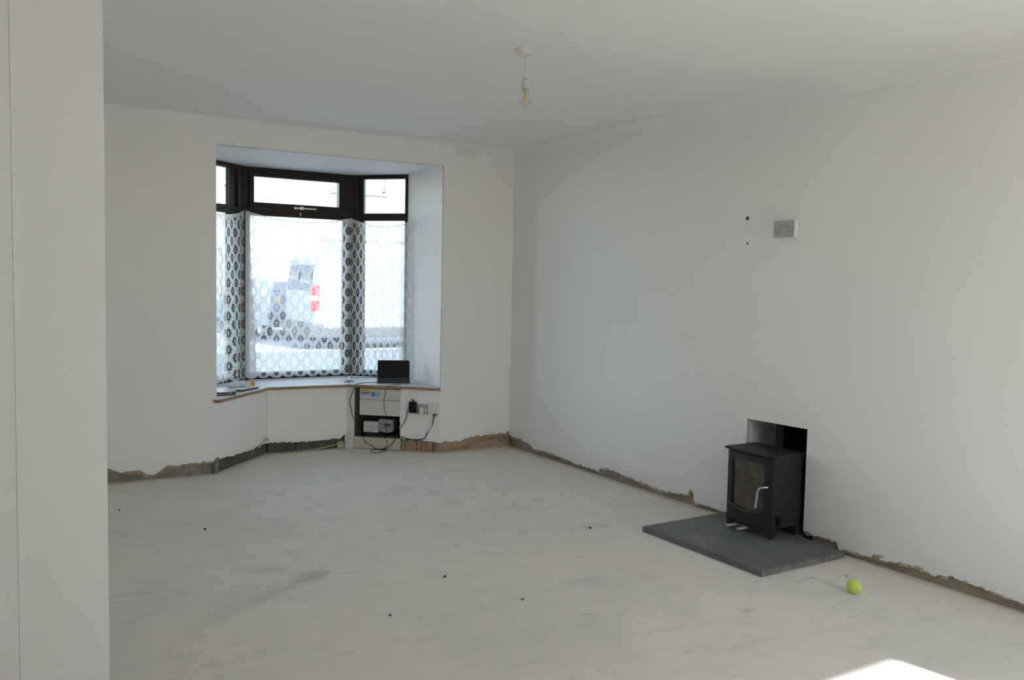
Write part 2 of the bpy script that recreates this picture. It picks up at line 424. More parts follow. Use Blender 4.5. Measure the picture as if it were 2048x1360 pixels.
def skin(name, fr, runs, ztop, mats, off=0.0, th=0.016, step=0.014, jit=0.0035, parent=None, kind=None, seed=1):
    """sheet of plaster standing on a broken lower edge; runs = list of profiles [(s, z)...]"""
    rnd = random.Random(seed); bm = bmesh.new(); prevf = prevb = prevt = None
    for prof in runs:
        ss = []
        for (a, za), (b, zb) in zip(prof, prof[1:]):
            n = max(1, int((b - a) / step)) if max(za, zb) < 0.3 and jit else 1
            ss += [a + (b - a) * k / n for k in range(n)]
        ss.append(prof[-1][0])
        for i, s in enumerate(ss):
            z = interp(prof, s)
            if 0 < i < len(ss) - 1: z += rnd.gauss(0, jit)
            f = bm.verts.new(fr.p(s, off, z)); b = bm.verts.new(fr.p(s, off + th, z)); t = bm.verts.new(fr.p(s, off, ztop))
            if prevf is not None:
                bm.faces.new((prevf, f, b, prevb)).material_index = 1
                if i > 0: bm.faces.new((prevf, prevt, t, f)).material_index = 0
            prevf, prevb, prevt = f, b, t
    return link(name, bm, mats, parent, kind=kind)

def rough_strip(name, fr, s0, s1, z0, z1, off, mat, parent, amp=0.004, step=0.02, seed=3):
    rnd = random.Random(seed); bm = bmesh.new()
    ns = max(2, int((s1 - s0) / step)); nz = max(2, int((z1 - z0) / step))
    g = [[bm.verts.new(fr.p(s0 + (s1 - s0) * i / ns, off + rnd.uniform(-amp, amp), z0 + (z1 - z0) * j / nz)) for j in range(nz + 1)] for i in range(ns + 1)]
    for i in range(ns):
        for j in range(nz): bm.faces.new((g[i][j], g[i + 1][j], g[i + 1][j + 1], g[i][j + 1]))
    return link(name, bm, mat, parent, smooth=True)

def drop(prof, lo, hi, seed):
    r = random.Random(seed); out = []
    for s, z in prof: out.append((s, max(0.012, z - r.uniform(lo, hi)) if z < 0.3 else z))
    return out

# floor
bm = bmesh.new()
prism(bm, [(-1.62, -1.67), (4.22, -1.67), (4.22, 6.25), (3.22, 6.25), (2.60, 6.80), (1.85, 6.80), (1.35, 6.25), (-1.62, 6.25)], -0.12, 0.0)
fl = link('floor', bm, MF, kind='structure')
# ceiling
bm = bmesh.new(); prism(bm, [(-1.62, -1.67), (4.2, -1.67), (4.2, 6.14), (-1.62, 6.14)], H, H + 0.05)
MCEIL = plain('ceiling_paint', (0.86, 0.852, 0.846), 0.7, var=0.012, scale=1.5)
link('ceiling', bm, MCEIL, kind='structure')
# unseen block for the floors above, sized by its shade on the street
bm = bmesh.new(); prism(bm, [(-1.9, -1.67), (4.6, -1.67), (4.6, 6.35), (-1.9, 6.35)], H + 0.06, 5.6)
bm2 = [(-1.9, -1.67), (4.6, -1.67), (4.6, 6.35), (-1.9, 6.35)]
MRENDER = plain('outer_render', (0.62, 0.60, 0.56), 0.9, var=0.06, scale=4)
link('roof', bm, MRENDER, kind='structure')
bm = bmesh.new(); box(bm, WORLD, 4.62, 16, -0.2, 5.6, -1.67, 6.35); box(bm, WORLD, -14, -1.92, -0.2, 5.6, -1.67, 6.35)
link('wall_sun_block', bm, MRENDER, kind='structure')                  # unseen blocks on either side, added to widen that shade

# window wall, with the broken edge above the missing skirting
LFT = [(0.0, 0.095), (0.735, 0.101), (0.778, 0.077), (0.814, 0.062), (0.851, 0.074), (0.932, 0.066), (0.962, 0.039), (1.007, 0.034), (1.053, 0.063), (1.099, 0.087),
       (1.16, 0.077), (1.223, 0.088), (1.334, 0.086), (1.39, 0.085), (1.403, 0.114), (1.412, 0.112)]
HEAD = [(1.412, ZHEAD), (3.117, ZHEAD)]
RGT = [(3.117, 0.072), (3.16, 0.09), (3.202, 0.079), (3.301, 0.082), (3.402, 0.108), (3.513, 0.107), (3.6, 0.112), (3.724, 0.115), (3.75, 0.132)]
wf = skin('wall_front', FFRONT, [LFT, HEAD, RGT], H, [MP, MEDGE], kind='structure', seed=11)
skin('browning_coat', FFRONT, [drop(LFT, 0.0, 0.03, 2)], 0.3, [MBROWN, MBROWN], 0.008, 0.012, parent=wf, seed=4)
skin('browning_coat', FFRONT, [drop(RGT, 0.012, 0.05, 5)], 0.3, [MBROWN, MBROWN], 0.008, 0.012, parent=wf, seed=6)
rough_strip('exposed_base', FFRONT, 0.0, 1.43, -0.03, 0.2, 0.022, MBASE, wf)
rough_strip('exposed_base', FFRONT, 3.10, 3.77, -0.03, 0.2, 0.022, MBRICK, wf, seed=9)
tor = bmesh.new()                                             # dark broken flake at the corner
rq = random.Random(3)
for s_, z_, a_, b_ in ((3.20, .055, .035, .014), (3.34, .068, .05, .012), (3.44, .082, .06, .014), (3.53, .075, .045, .018), (3.62, .080, .07, .016), (3.70, .060, .04, .02)):
    g_ = bmesh.ops.create_icosphere(tor, subdivisions=2, radius=1.0)
    for v in g_['verts']:
        k_ = rq.uniform(.75, 1.2); v.co = FFRONT.p(s_ + v.co.x * a_ * k_, 0.020 + v.co.y * 0.012, z_ + v.co.z * b_ * k_)
child('mortar_lump', tor, MBASE, wf)

# right wall, opening for the stove between s = 2.591 and 3.013
R1 = [(0.0, 0.10), (0.007, 0.093), (0.072, 0.087), (0.151, 0.087), (0.32, 0.07), (0.381, 0.039), (0.512, 0.05), (0.653, 0.047), (0.829, 0.04), (0.972, 0.033),
      (1.086, 0.032), (1.219, 0.028), (1.23, 0.052), (1.3, 0.069), (1.415, 0.066), (1.548, 0.05), (1.708, 0.049), (1.841, 0.036), (1.958, 0.044),
      (2.126, 0.061), (2.143, 0.091), (2.17, 0.096), (2.182, 0.032), (2.314, 0.030), (2.434, 0.028), (2.591, 0.03)]
R2 = [(2.591, 0.602), (3.013, 0.606)]
R3 = [(3.013, 0.064), (3.023, 0.062), (3.085, 0.055), (3.181, 0.062), (3.225, 0.055), (3.241, 0.023), (3.291, 0.027), (3.427, 0.032), (3.439, 0.053), (3.48, 0.038),
      (3.556, 0.046), (3.6, 0.052), (3.679, 0.053), (3.727, 0.05), (3.768, 0.046), (3.847, 0.064), (3.908, 0.061), (3.989, 0.054), (4.067, 0.047), (4.3, 0.04), (5.2, 0.045), (7.77, 0.04)]
wr = skin('wall_right', FRIGHT, [R1, R2, R3], H, [MP, MEDGE], kind='structure', seed=21)
skin('browning_coat', FRIGHT, [drop(R1, 0.0, 0.022, 7)], 0.3, [MEDGE, MEDGE], 0.007, 0.012, parent=wr, seed=5)
skin('browning_coat', FRIGHT, [drop(R3, 0.0, 0.022, 8)], 0.3, [MEDGE, MEDGE], 0.007, 0.012, parent=wr, seed=6)
rough_strip('exposed_base', FRIGHT, -0.02, 2.591, -0.03, 0.16, 0.022, MBASE2, wr, seed=12)
rough_strip('exposed_base', FRIGHT, 3.013, 4.9, -0.03, 0.16, 0.022, MBASE2, wr, seed=13)
bm = bmesh.new()                                              # broken plaster flakes hanging along the edge
rnd = random.Random(5)
for s, z in R1[3:-6:2] + R3[6:-3:2]:
    q = s + rnd.uniform(-.03, .03); hgt = rnd.uniform(.006, .014)
    box(bm, FRIGHT, q, q + rnd.uniform(.02, .06), z - 0.004, z - 0.004 + hgt, -0.004, 0.004)
child('loose_flake', bm, MEDGE, wr)
bm = B(FRIGHT, 3.438, 3.478, 0.028, 0.055, -0.001, 0.012, bev=0.006)
child('brick_plug', bm, MBRICK, wr)

# recess behind the stove
wrec = bpy.data.objects.new('wall_recess', None); COL.objects.link(wrec); wrec['kind'] = 'structure'
bm = bmesh.new(); box(bm, WORLD, 3.766, 3.97, 0.0, 0.64, 3.52, 3.56); child('lining_board', bm, MRECESS, wrec)
bm = bmesh.new(); box(bm, WORLD, 3.972, 4.042, 0.0, 0.64, 3.507, 3.545); child('edge_strip', bm, plain('grey_strip', (0.42, 0.43, 0.43), 0.7), wrec)
bm = bmesh.new()
box(bm, WORLD, 4.04, 4.20, 0.0, 0.70, 3.52, 3.56); box(bm, WORLD, 4.18, 4.22, 0.0, 0.70, 3.05, 3.56)
box(bm, WORLD, 3.766, 4.20, 0.0, 0.70, 3.058, 3.098); box(bm, WORLD, 3.766, 4.22, 0.605, 0.70, 3.05, 3.56)
child('sooty_lining', bm, MSOOTWALL, wrec)

# bay walls below the sill
BLP = [(0.0, 0.116), (0.053, 0.094), (0.234, 0.085), (0.408, 0.079), (0.516, 0.077), (0.591, 0.091), (0.66, 0.088), (0.741, 0.082)]
BCP = [(0.0, 0.083), (0.114, 0.08), (0.209, 0.073), (0.354, 0.072), (0.501, 0.077), (0.561, 0.078), (0.60, 0.108), (0.641, 0.118)]
wb = skin('wall_bay_left', FBL, [BLP], ZSILL - 0.02, [MP, MEDGE], kind='structure', seed=31)
rough_strip('exposed_base', FBL, -0.02, 0.76, -0.03, 0.18, 0.020, MDARKBLK, wb, seed=14)
wc = skin('wall_bay_centre', FBC, [BCP], ZSILL - 0.02, [MP, MEDGE], kind='structure', seed=32)
rough_strip('exposed_base', FBC, -0.02, 0.66, -0.03, 0.2, 0.032, MDARKBLK, wc, seed=15)
for s0, s1 in ((0.004, 0.208), (0.220, 0.534)):
    bm = B(FBC, s0, s1, -0.01, 0.135, 0.012, 0.04, bev=0.004); child('block', bm, MDARKBLK, wc)
bm = B(FBC, 0.546, 0.60, 0.0, 0.055, 0.0, 0.035, bev=0.012); child('broken_block', bm, MEDGE, wc)
bm = bmesh.new()                                              # chipped patch at the bend
for a, z in ((0.59, 0.082), (0.62, 0.10), (0.655, 0.118), (0.69, 0.125), (0.715, 0.11)):
    box(bm, FBL, a, a + 0.03, z - 0.012, z + 0.006, -0.003, 0.004, bev=0.002)
child('chipped_patch', bm, MEDGE, wb)

# reveals, bay soffit, apron outside
bm = bmesh.new()
q = [(P0[0], P0[1]), (W0[0], W0[1])]
for (a, b), nm in (((P0, W0), 'wall_reveal_left'), ((P3, W3), 'wall_reveal_right')):
    bb = bmesh.new(); dx = -0.14 if 'left' in nm else 0.14
    prism(bb, [a, b, (b[0] + dx, b[1]), (a[0] + dx, a[1] + 0.016)], ZSILL - 0.04, ZHEAD)
    link(nm, bb, MP, kind='structure')
bm.free()
bm = bmesh.new(); prism(bm, [(P0[0], P0[1] + 0.001), (P3[0], P3[1] + 0.001), (3.40, 6.75), W3, (3.25, 6.90), (2.83, 7.30), (1.83, 7.30), (1.30, 6.90), W0, (1.15, 6.75)], ZHEAD, ZHEAD + 0.30)
link('ceiling_bay', bm, MP, kind='structure')
bm = bmesh.new()
for fr in (FWL, FWC, FWR): box(bm, fr, -0.02, fr.L + 0.02, -0.15, ZSILL - 0.03, 0.0, 0.10)
box(bm, WORLD, 1.22, 1.385, -0.15, ZSILL - 0.03, 6.16, 6.80); box(bm, WORLD, 3.15, 3.31, -0.15, ZSILL - 0.03, 6.16, 6.80)
link('wall_bay_outer', bm, MRENDER, kind='structure')
bm = bmesh.new(); box(bm, WORLD, -1.9, 1.26, -0.15, 2.45, 6.17, 6.35); box(bm, WORLD, 3.29, 4.6, -0.15, 2.45, 6.17, 6.35)
link('wall_front_outer', bm, MRENDER, kind='structure')

# nib wall in front of the camera, rear part of the room
bm = bmesh.new(); box(bm, WORLD, 0.104, 0.3455, 0.0, H, 2.90, 3.06, bev=0.0015)
wn_ = link('wall_nib', bm, MP, kind='structure')
bm = bmesh.new(); box(bm, WORLD, -1.62, 0.103, 0.0, H, 2.892, 3.06)
link('wall_left', bm, MP, kind='structure')
bm = bmesh.new(); box(bm, WORLD, -0.15, 0.0, 0.0, H, 3.06, 6.13); link('wall_left_front', bm, MP, kind='structure')
bm = bmesh.new(); box(bm, WORLD, -1.75, -1.60, 0.0, H, -1.67, 3.0); link('wall_left_rear', bm, MP, kind='structure')
bm = bmesh.new()
box(bm, WORLD, -1.75, 2.25, 0.0, H, -1.67, -1.65); box(bm, WORLD, 3.485, 3.80, 0.0, H, -1.67, -1.65); box(bm, WORLD, 2.25, 3.485, 2.10, H, -1.67, -1.65)
link('wall_back', bm, MP, kind='structure')
dr = bpy.data.objects.new('door_1', None); COL.objects.link(dr); dr['kind'] = 'structure'
bm = bmesh.new()
box(bm, WORLD, 2.25, 2.31, 0.0, 2.10, -1.69, -1.64)
box(bm, WORLD, 2.25, 3.485, 0.0, 0.08, -1.69, -1.64)
child('door_frame', bm, MWHITE, dr)
for a, b in ((2.31, 3.4849),):
    bm = B(WORLD, a, b, 0.08, 2.0999, -1.662, -1.656); child('pane', bm, MPANE, dr)

# coving along the ceiling
def cove(name, fr, s0, s1, far):
    bm = bmesh.new(); cs = []
    cd_, ch = 0.050, 0.086
    sec = [(-0.0, H - ch - 0.004), (-0.003, H - ch)]
    for k in range(1, 8):
        a = PI / 2 * k / 8
        sec.append((-0.003 - (cd_ - 0.003) * (1 - math.cos(a)), H - ch + ch * math.sin(a)))
    sec += [(-cd_, H - 0.0015), (-cd_ - 0.004, H)]
    for s, m in ((s0, 0), (s1, 1)):
        cs.append([bm.verts.new(fr.p(s + (o if (m == 1 and far == 1) else -o if (m == 0 and far == 0) else 0), o, z)) for o, z in sec])
    for i in range(len(sec) - 1): bm.faces.new((cs[0][i], cs[1][i], cs[1][i + 1], cs[0][i + 1]))
    return link(name, bm, MP, kind='structure', smooth=True, angle=25)
cove('trim_1', FFRONT, 0.0, XR, 1); cove('trim_2', FRIGHT, 0.0, 7.77, 0)

# ------------------------------------------------------------------ bay windows
def window(name, fr, post0, post1, g0, g1, vent, gl0, gl1):
    root = bpy.data.objects.new(name, None); COL.objects.link(root); root['kind'] = 'structure'
    root.location = fr.p(fr.L / 2, 0, ZSILL)
    bm = bmesh.new(); d0, d1 = -0.010, 0.055
    box(bm, fr, 0, post0, ZSILL, ZHEAD, d0, d1, bev=.003); box(bm, fr, fr.L - post1, fr.L, ZSILL, ZHEAD, d0, d1, bev=.003)
    box(bm, fr, post0 - .002, fr.L - post1 + .002, 2.196, ZHEAD, d0, d1, bev=.003)
    box(bm, fr, post0 - .002, fr.L - post1 + .002, 1.846, 1.900, d0, d1, bev=.003)
    box(bm, fr, post0 - .002, fr.L - post1 + .002, ZSILL, 0.572, d0, d1, bev=.003)
    box(bm, fr, post0 - .002, gl0, 0.570, 1.848, 0.004, 0.05, bev=.003)
    box(bm, fr, gl1, fr.L - post1 + .002, 0.570, 1.848, 0.004, 0.05, bev=.003)
    child('frame', bm, MFRAME, root)
    bm = bmesh.new(); za, zb = (1.950, 2.157) if vent else (1.908, 2.200)
    ia, ib = post0 + (.004 if vent else -.001), fr.L - post1 - (.004 if vent else -.001)
    i0, i1 = (1.903, 2.193) if vent else (1.899, 2.197)
    dd = -0.020 if vent else 0.006
    box(bm, fr, ia, g0, i0, i1, dd, 0.045, bev=.003); box(bm, fr, g1, ib, i0, i1, dd, 0.045, bev=.003)
    if vent or True:
        box(bm, fr, g0 - .002, g1 + .002, i0, za, dd, 0.045, bev=.003); box(bm, fr, g0 - .002, g1 + .002, zb, i1, dd, 0.045, bev=.003)
    child('sash', bm, MFRAME, root)
    child('pane', B(fr, g0 - .004, g1 + .004, za - .004, zb + .004, 0.020, 0.026), MPANE, root)
    child('pane', B(fr, gl0 - .004, gl1 + .004, 0.566, 1.852, 0.022, 0.028), MPANE, root)
    return root
w1 = window('window_1', FWL, 0.03, 0.10, 0.10, 0.412, False, 0.10, 0.415)
w2 = window('window_2', FWC, 0.030, 0.064, 0.072, 0.785, True, 0.045, 0.835)
w3 = window('window_3', FWR, 0.070, 0.022, 0.108, 0.489, False, 0.108, 0.489)
bm = bmesh.new()
for (x, y), fa in (((W1[0], W1[1]), -1), ((W2[0], W2[1]), 1)):
    lathe(bm, (x, y + 0.02, ZSILL), [(0.038, 0), (0.038, ZHEAD - ZSILL)], seg=10)
child('corner_post', bm, MFRAME, w2, smooth=True, angle=40)
bm = bmesh.new(); box(bm, FWC, 0.40, 0.585, 1.914, 1.926, -0.036, -0.026, bev=.002)
box(bm, FWC, 0.44, 0.475, 1.908, 1.934, -0.042, -0.020, bev=.004); box(bm, FWC, 0.395, 0.42, 1.910, 1.930, -0.038, -0.018, bev=.003)
child('stay_handle', bm, MCHROME, w2)
bm = bmesh.new(); lathe(bm, FWC.p(0.454, -0.012, 1.878), [(0.0085, 0), (0.0085, 0.004), (0.004, 0.007), (0, 0.007)], seg=12, axis=-FWC.n)
box(bm, FWC, 0.450, 0.458, 1.858, 1.878, -0.016, -0.010)
child('keyhole_plate', bm, MBRASS, w2)

# window board
ws = bpy.data.objects.new('trim_3', None); COL.objects.link(ws); ws['kind'] = 'structure'; ws.location = (2.3, 6.6, ZSILL)
SF = [(1.392, 6.065), (1.432, 6.080), (1.60, 6.262), (1.80, 6.480), (1.902, 6.604), (2.05, 6.600), (2.30, 6.585), (2.535, 6.565)]
SB = [(2.76, 7.15), (1.88, 7.15), (1.424, 6.78)]
def wavy(pts, n=5, amp=0.004, seed=2):
    r = random.Random(seed); out = []
    for a, b in zip(pts, pts[1:]):
        for k in range(n):
            t = k / n; out.append((a[0] + (b[0] - a[0]) * t + r.uniform(-amp, amp), a[1] + (b[1] - a[1]) * t + r.uniform(-amp, amp)))
    return out + [pts[-1]]
bm = bmesh.new(); prism(bm, wavy(SF) + SB + [(1.415, 6.113), (1.392, 6.108)], ZSILL - 0.022, ZSILL, mi_top=0, mi_side=1); child('sill_board', bm, [MSILLTOP, MRAW], ws)
SF2 = [(2.538, 6.563), (2.70, 6.435), (2.865, 6.300), (3.00, 6.170), (3.095, 6.075), (3.112, 6.108)]
bm = bmesh.new(); prism(bm, wavy(SF2, 4, 0.003, 5) + [(3.127, 6.78), (2.764, 7.15)], ZSILL - 0.022, ZSILL, mi_top=0, mi_side=1); child('sill_board', bm, [MSILLTOP, MRAW], ws)

# ------------------------------------------------------------------ net curtains
def path_sampler(pts):
    P = [Vector((a, b, 0)) for a, b in pts]; seg = [(P[i + 1] - P[i]).length for i in range(len(P) - 1)]; L = sum(seg)
    def f(t):
        d = max(0, min(1, t)) * L
        for i, sg in enumerate(seg):
            if d <= sg or i == len(seg) - 1:
                tt = d / sg; p = P[i].lerp(P[i + 1], tt); tg = (P[i + 1] - P[i]).normalized()
                return p, Vector((-tg.y, tg.x, 0))
            d -= sg
    return f, L

def curtain(name, label, top, bot, ztop, folds, full, uoff=0.0, flap=None, nx=180, nz=60, zb=0.532, dense=None):
    """top/bot: plan polylines of the hung and the free edge; ztop(t): height of the sagging string; folds(t, q): depth"""
    ft, Lt = path_sampler(top); fb, Lb = path_sampler(bot); bm = bmesh.new(); uvl = bm.loops.layers.uv.new('UVMap'); hl = bm.verts.layers.float.new('hem')
    rows = []; uvs = {}
    W_ = Lb * full
    for i in range(nx + 1):
        t = i / nx; pt, nt = ft(t); pb, nb = fb(t); col = []
        u = W_ * t + uoff
        ph = abs(((u / 0.108) % 1.0) - 0.5) * 2                # 1 at the notch, 0 at the point of a scallop
        zlow = zb + 0.020 * ph ** 3
        zt = ztop(t)
        for j in range(nz + 1):
            q = j / nz; z = zt + (zlow - zt) * q
            p = pt.lerp(pb, q); n = nt.lerp(nb, q).normalized(); p = p - n * folds(t, q); p.z = z
            v = bm.verts.new(p); v[hl] = 1.0 if j == 0 or q > 0.993 else (0.6 if j == 1 else (dense[1] + 0.25 * math.sin(i * .35) if dense and t > dense[0] else 0.0))
            uvs[v] = (u, z); col.append(v)
        rows.append(col)
    for i in range(nx):
        for j in range(nz):
            bm.faces.new((rows[i][j], rows[i + 1][j], rows[i + 1][j + 1], rows[i][j + 1]))
    if flap:
        t0, w0, w1 = flap; prev = None
        for j in range(nz + 1):
            q = j / nz; cur = []
            for k in range(5):
                t = t0 + (w0 + (w1 - w0) * q) * k / 4; i = t * nx
                a = rows[int(i)][j].co.lerp(rows[min(int(i) + 1, nx)][j].co, i - int(i)); _, n = ft(t)
                v = bm.verts.new(a - n * (0.006 + 0.006 * math.sin(PI * k / 4))); v[hl] = 0.78 if k < 4 else 0.92
                uvs[v] = (-(t * W_) + 0.03, a.z); cur.append(v)
            if prev:
                for k in range(4): bm.faces.new((prev[k], prev[k + 1], cur[k + 1], cur[k]))
            prev = cur
    for f in bm.faces:
        for lp in f.loops: lp[uvl].uv = uvs[lp.vert]
    o = link(name, bm, MLACE, smooth=True, recalc=False)
    tag(o, label, 'curtain', 'net curtains of the bay'); return o

def off(fr, s, o): v = fr.p(s, o, 0); return (v.x, v.y)
sag = lambda z0, z1, d: (lambda t: z0 + (z1 - z0) * t - d * 4 * t * (1 - t))
c2 = curtain('net_curtain', 'widest lace net curtain, hanging almost flat across the middle pane of the bay',
             [off(FWC, -0.008, -0.052), off(FWC, 0.880, -0.052)], [off(FWC, -0.012, -0.060), off(FWC, 0.878, -0.055)],
             sag(1.876, 1.862, 0.055), lambda t, q: 0.006 * math.sin(t * 23) * (0.3 + q) + 0.003 * math.sin(t * 61 + 2) * (1 - q) + 0.008 * max(0, t - .93) * 14 * math.sin(t * 190),
             1.06, 0.0, (0.0, 0.030, 0.105))
c1 = curtain('net_curtain', 'lace net curtain with loose folds over the left-hand pane of the bay',
             [off(FWL, 0.04, -0.052), off(FWL, 0.517, -0.052)], [off(FWL, 0.05, -0.07), off(FWL, 0.520, -0.06)],
             sag(1.862, 1.872, 0.042), lambda t, q: (0.016 * math.sin(t * 17 + 2.2 * q) + 0.010 * math.sin(t * 31 - 1.5 * q + 1)) * (0.35 + 0.75 * q),
             1.45, 0.03)
c3 = curtain('net_curtain', 'lace net curtain bunched in narrow pleats over the right-hand pane, behind the black tablet',
             [off(FWR, 0.020, -0.052), off(FWR, 0.42, -0.052), (3.085, 6.770), (3.106, 6.655)],
             [off(FWR, 0.03, -0.06), off(FWR, 0.40, -0.06), (3.080, 6.76), (3.104, 6.64)],
             sag(1.862, 1.853, 0.060), lambda t, q: (0.013 * math.sin(t * 70 + q) + 0.008 * math.sin(t * 113 - 3 * q)) * min(1, max(0.12, (0.86 - t) * 9), 0.25 + 3.4 * max(0, t - .16)) * (1.0 - 0.25 * q),
             1.75, 0.05, None, 260, dense=(0.74, 0.62))

# ------------------------------------------------------------------ meter cupboard in the right side of the bay
wbr = skin('wall_bay_right', FBR, [[(0.432, 0.100), (0.452, 0.094), (0.514, 0.087), (0.598, 0.099), (0.628, 0.088), (0.70, 0.084), (0.756, 0.080)]], ZSILL - 0.022, [MP, MEDGE], off=-0.004, th=0.02, kind='structure', seed=41)
bm = bmesh.new()
for k in range(24):                                           # rounded left edge of the patched plaster
    z0 = 0.10 + (0.492 - 0.10) * k / 24; z1 = 0.10 + (0.492 - 0.10) * (k + 1) / 24
    w_ = 0.006 + 0.004 * math.sin(k * 1.7) + (0.0 if 1 < k < 22 else -0.006)
    box(bm, FBR, 0.432 - w_, 0.440, z0, z1, -0.0035, 0.018)
child('plaster_edge', bm, MP, wbr)
rough_strip('exposed_base', FBR, 0.425, 0.76, -0.03, 0.14, 0.030, MBASE2, wbr, seed=16)
for s0, s1, z1, m in ((0.438, 0.468, 0.10, MBASE2), (0.472, 0.560, 0.082, MBRICK), (0.566, 0.602, 0.090, MBRICK), (0.606, 0.636, 0.075, MBRICK), (0.640, 0.690, 0.080, MBRICK), (0.700, 0.735, 0.07, MBASE)):
    child('brick', B(FBR, s0, s1, -0.005, z1, 0.006 + random.uniform(0, .008), 0.035, bev=.004), m, wbr)
bm = B(FBR, -0.034, 0.047, 0.0, 0.500, -0.012, 0.05, bev=.004)
post = put(link('trim_4', bm, MWPAINT, kind='structure'), FBR.p(0, 0, 0))

cup = thing('meter_cupboard', 'dark wooden meter recess below the right end of the window board', 'cupboard', FBR.p(0.24, 0, 0))
bm = bmesh.new(); box(bm, FBR, 0.045, 0.074, 0.085, 0.495, 0.004, 0.20); child('side_panel', bm, MCUP, cup)
bm = bmesh.new(); box(bm, FBR, 0.432, 0.45, 0.085, 0.495, 0.022, 0.20); child('side_panel', bm, MCUP, cup)
bm = bmesh.new(); box(bm, FBR, 0.045, 0.45, 0.085, 0.495, 0.19, 0.205); child('back_panel', bm, MCUP, cup)
bm = bmesh.new(); box(bm, FBR, 0.045, 0.45, 0.08, 0.100, 0.004, 0.20); child('bottom_board', bm, MCUP, cup)
bm = B(FBR, 0.043, 0.434, 0.005, 0.094, -0.014, 0.010, bev=.003); kb = child('kick_board', bm, MBOARD, cup)
for s, z in ((0.418, 0.066), (0.058, 0.05)):
    bm = bmesh.new(); lathe(bm, FBR.p(s, -0.0135, z), [(0.004, 0), (0.004, 0.002), (0, 0.002)], seg=10, axis=-FBR.n); child('screw', bm, MDARKGREY, kb)

fb = thing('fuse_box', 'cream fuse box with two flat covers and a yellow warning sticker', 'fuse box', FBR.p(0.25, 0.02, 0.27))
bm = B(FBR, 0.084, 0.428, 0.270, 0.482, 0.026, 0.12, bev=.003); child('casing', bm, MCREAM, fb)
bm = B(FBR, 0.083, 0.428, 0.3955, 0.480, 0.010, 0.028, bev=.003); uc = child('upper_cover', bm, MCREAM, fb)
bm = B(FBR, 0.083, 0.428, 0.268, 0.3915, 0.010, 0.028, bev=.003); lc = child('lower_cover', bm, MCREAM, fb)
def flat(s0, s1, z0, z1, o): return B(FBR, s0, s1, z0, z1, o, o + 0.001)
st = child('warning_sticker', flat(0.087, 0.173, 0.424, 0.476, 0.0086), MPAPER, uc)
child('yellow_band', flat(0.0875, 0.1725, 0.456, 0.4755, 0.0080), MYEL, uc)
child('blue_band', flat(0.0875, 0.1725, 0.434, 0.455, 0.0080), MPALEB, uc)
bm = bmesh.new()
tri = [FBR.p(0.0905, 0.0076, 0.459), FBR.p(0.1035, 0.0076, 0.459), FBR.p(0.097, 0.0076, 0.472)]
bm.faces.new([bm.verts.new(p) for p in tri]); child('warning_triangle', bm, MORAN, uc)
fc = bpy.data.curves.new('warning_text', 'FONT'); fc.body = 'Warning'; fc.size = 0.0165; fc.space_character = 1.02
to = bpy.data.objects.new('warning_text', fc); COL.objects.link(to)
bpy.context.view_layer.update()
tm = bpy.data.meshes.new_from_object(to.evaluated_get(bpy.context.evaluated_depsgraph_get())); bpy.data.objects.remove(to)
M = Matrix((( FBR.d.x, 0, FBR.n.x, 0), (FBR.d.y, 0, FBR.n.y, 0), (0, 1, 0, 0), (0, 0, 0, 1))); M.translation = FBR.p(0.107, 0.0074, 0.4605) - uc.parent.location
tm.transform(M); tm.materials.append(MDARKGREY); to = bpy.data.objects.new('lettering', tm); COL.objects.link(to); to.parent = uc
bm = bmesh.new()
for k in range(4):
    box(bm, FBR, 0.098, 0.098 + (0.070, 0.062, 0.066, 0.05)[k], 0.4495 - k * 0.004, 0.4515 - k * 0.004, 0.0070, 0.0078)
child('small_print', bm, MDARKGREY, uc)
bm = bmesh.new()
for k in range(3): box(bm, FBR, 0.09, 0.165 - .012 * k, 0.431 - k * 0.003, 0.4322 - k * 0.003, 0.0078, 0.0084)
child('small_print', bm, MGREY, uc)
child('blue_sticker', flat(0.182, 0.2125, 0.419, 0.456, 0.0088), MBLUE, uc)
bm = bmesh.new()
for a in range(5): box(bm, FBR, 0.219, 0.254, 0.4195 + a * 0.0085, 0.4225 + a * 0.0085, 0.0088, 0.0096)
for a in range(4): box(bm, FBR, 0.219 + a * 0.0113, 0.2205 + a * 0.0113, 0.4195, 0.4560, 0.0086, 0.0096)
child('blue_table', bm, MBLUE, uc)

jb = thing('junction_box', 'plain white box with printed lines, left of the grey meter', 'box', FBR.p(0.155, 0.1, 0.10))
bm = B(FBR, 0.092, 0.219, 0.119, 0.205, 0.078, 0.14, bev=.004); child('casing', bm, MWHITE, jb)
bm = bmesh.new()
for s0, s1, z in ((0.125, 0.180, 0.170), (0.110, 0.190, 0.161), (0.170, 0.205, 0.142), (0.132, 0.165, 0.134), (0.136, 0.162, 0.137)): box(bm, FBR, s0, s1, z, z + 0.0016, 0.0772, 0.079)
box(bm, FBR, 0.206, 0.2078, 0.15, 0.185, 0.0772, 0.079)
child('printed_lines', bm, MDARKGREY, jb)
bm = B(FBR, 0.10, 0.21, 0.10, 0.12, 0.09, 0.19); child('mounting_block', bm, MCUP, jb)

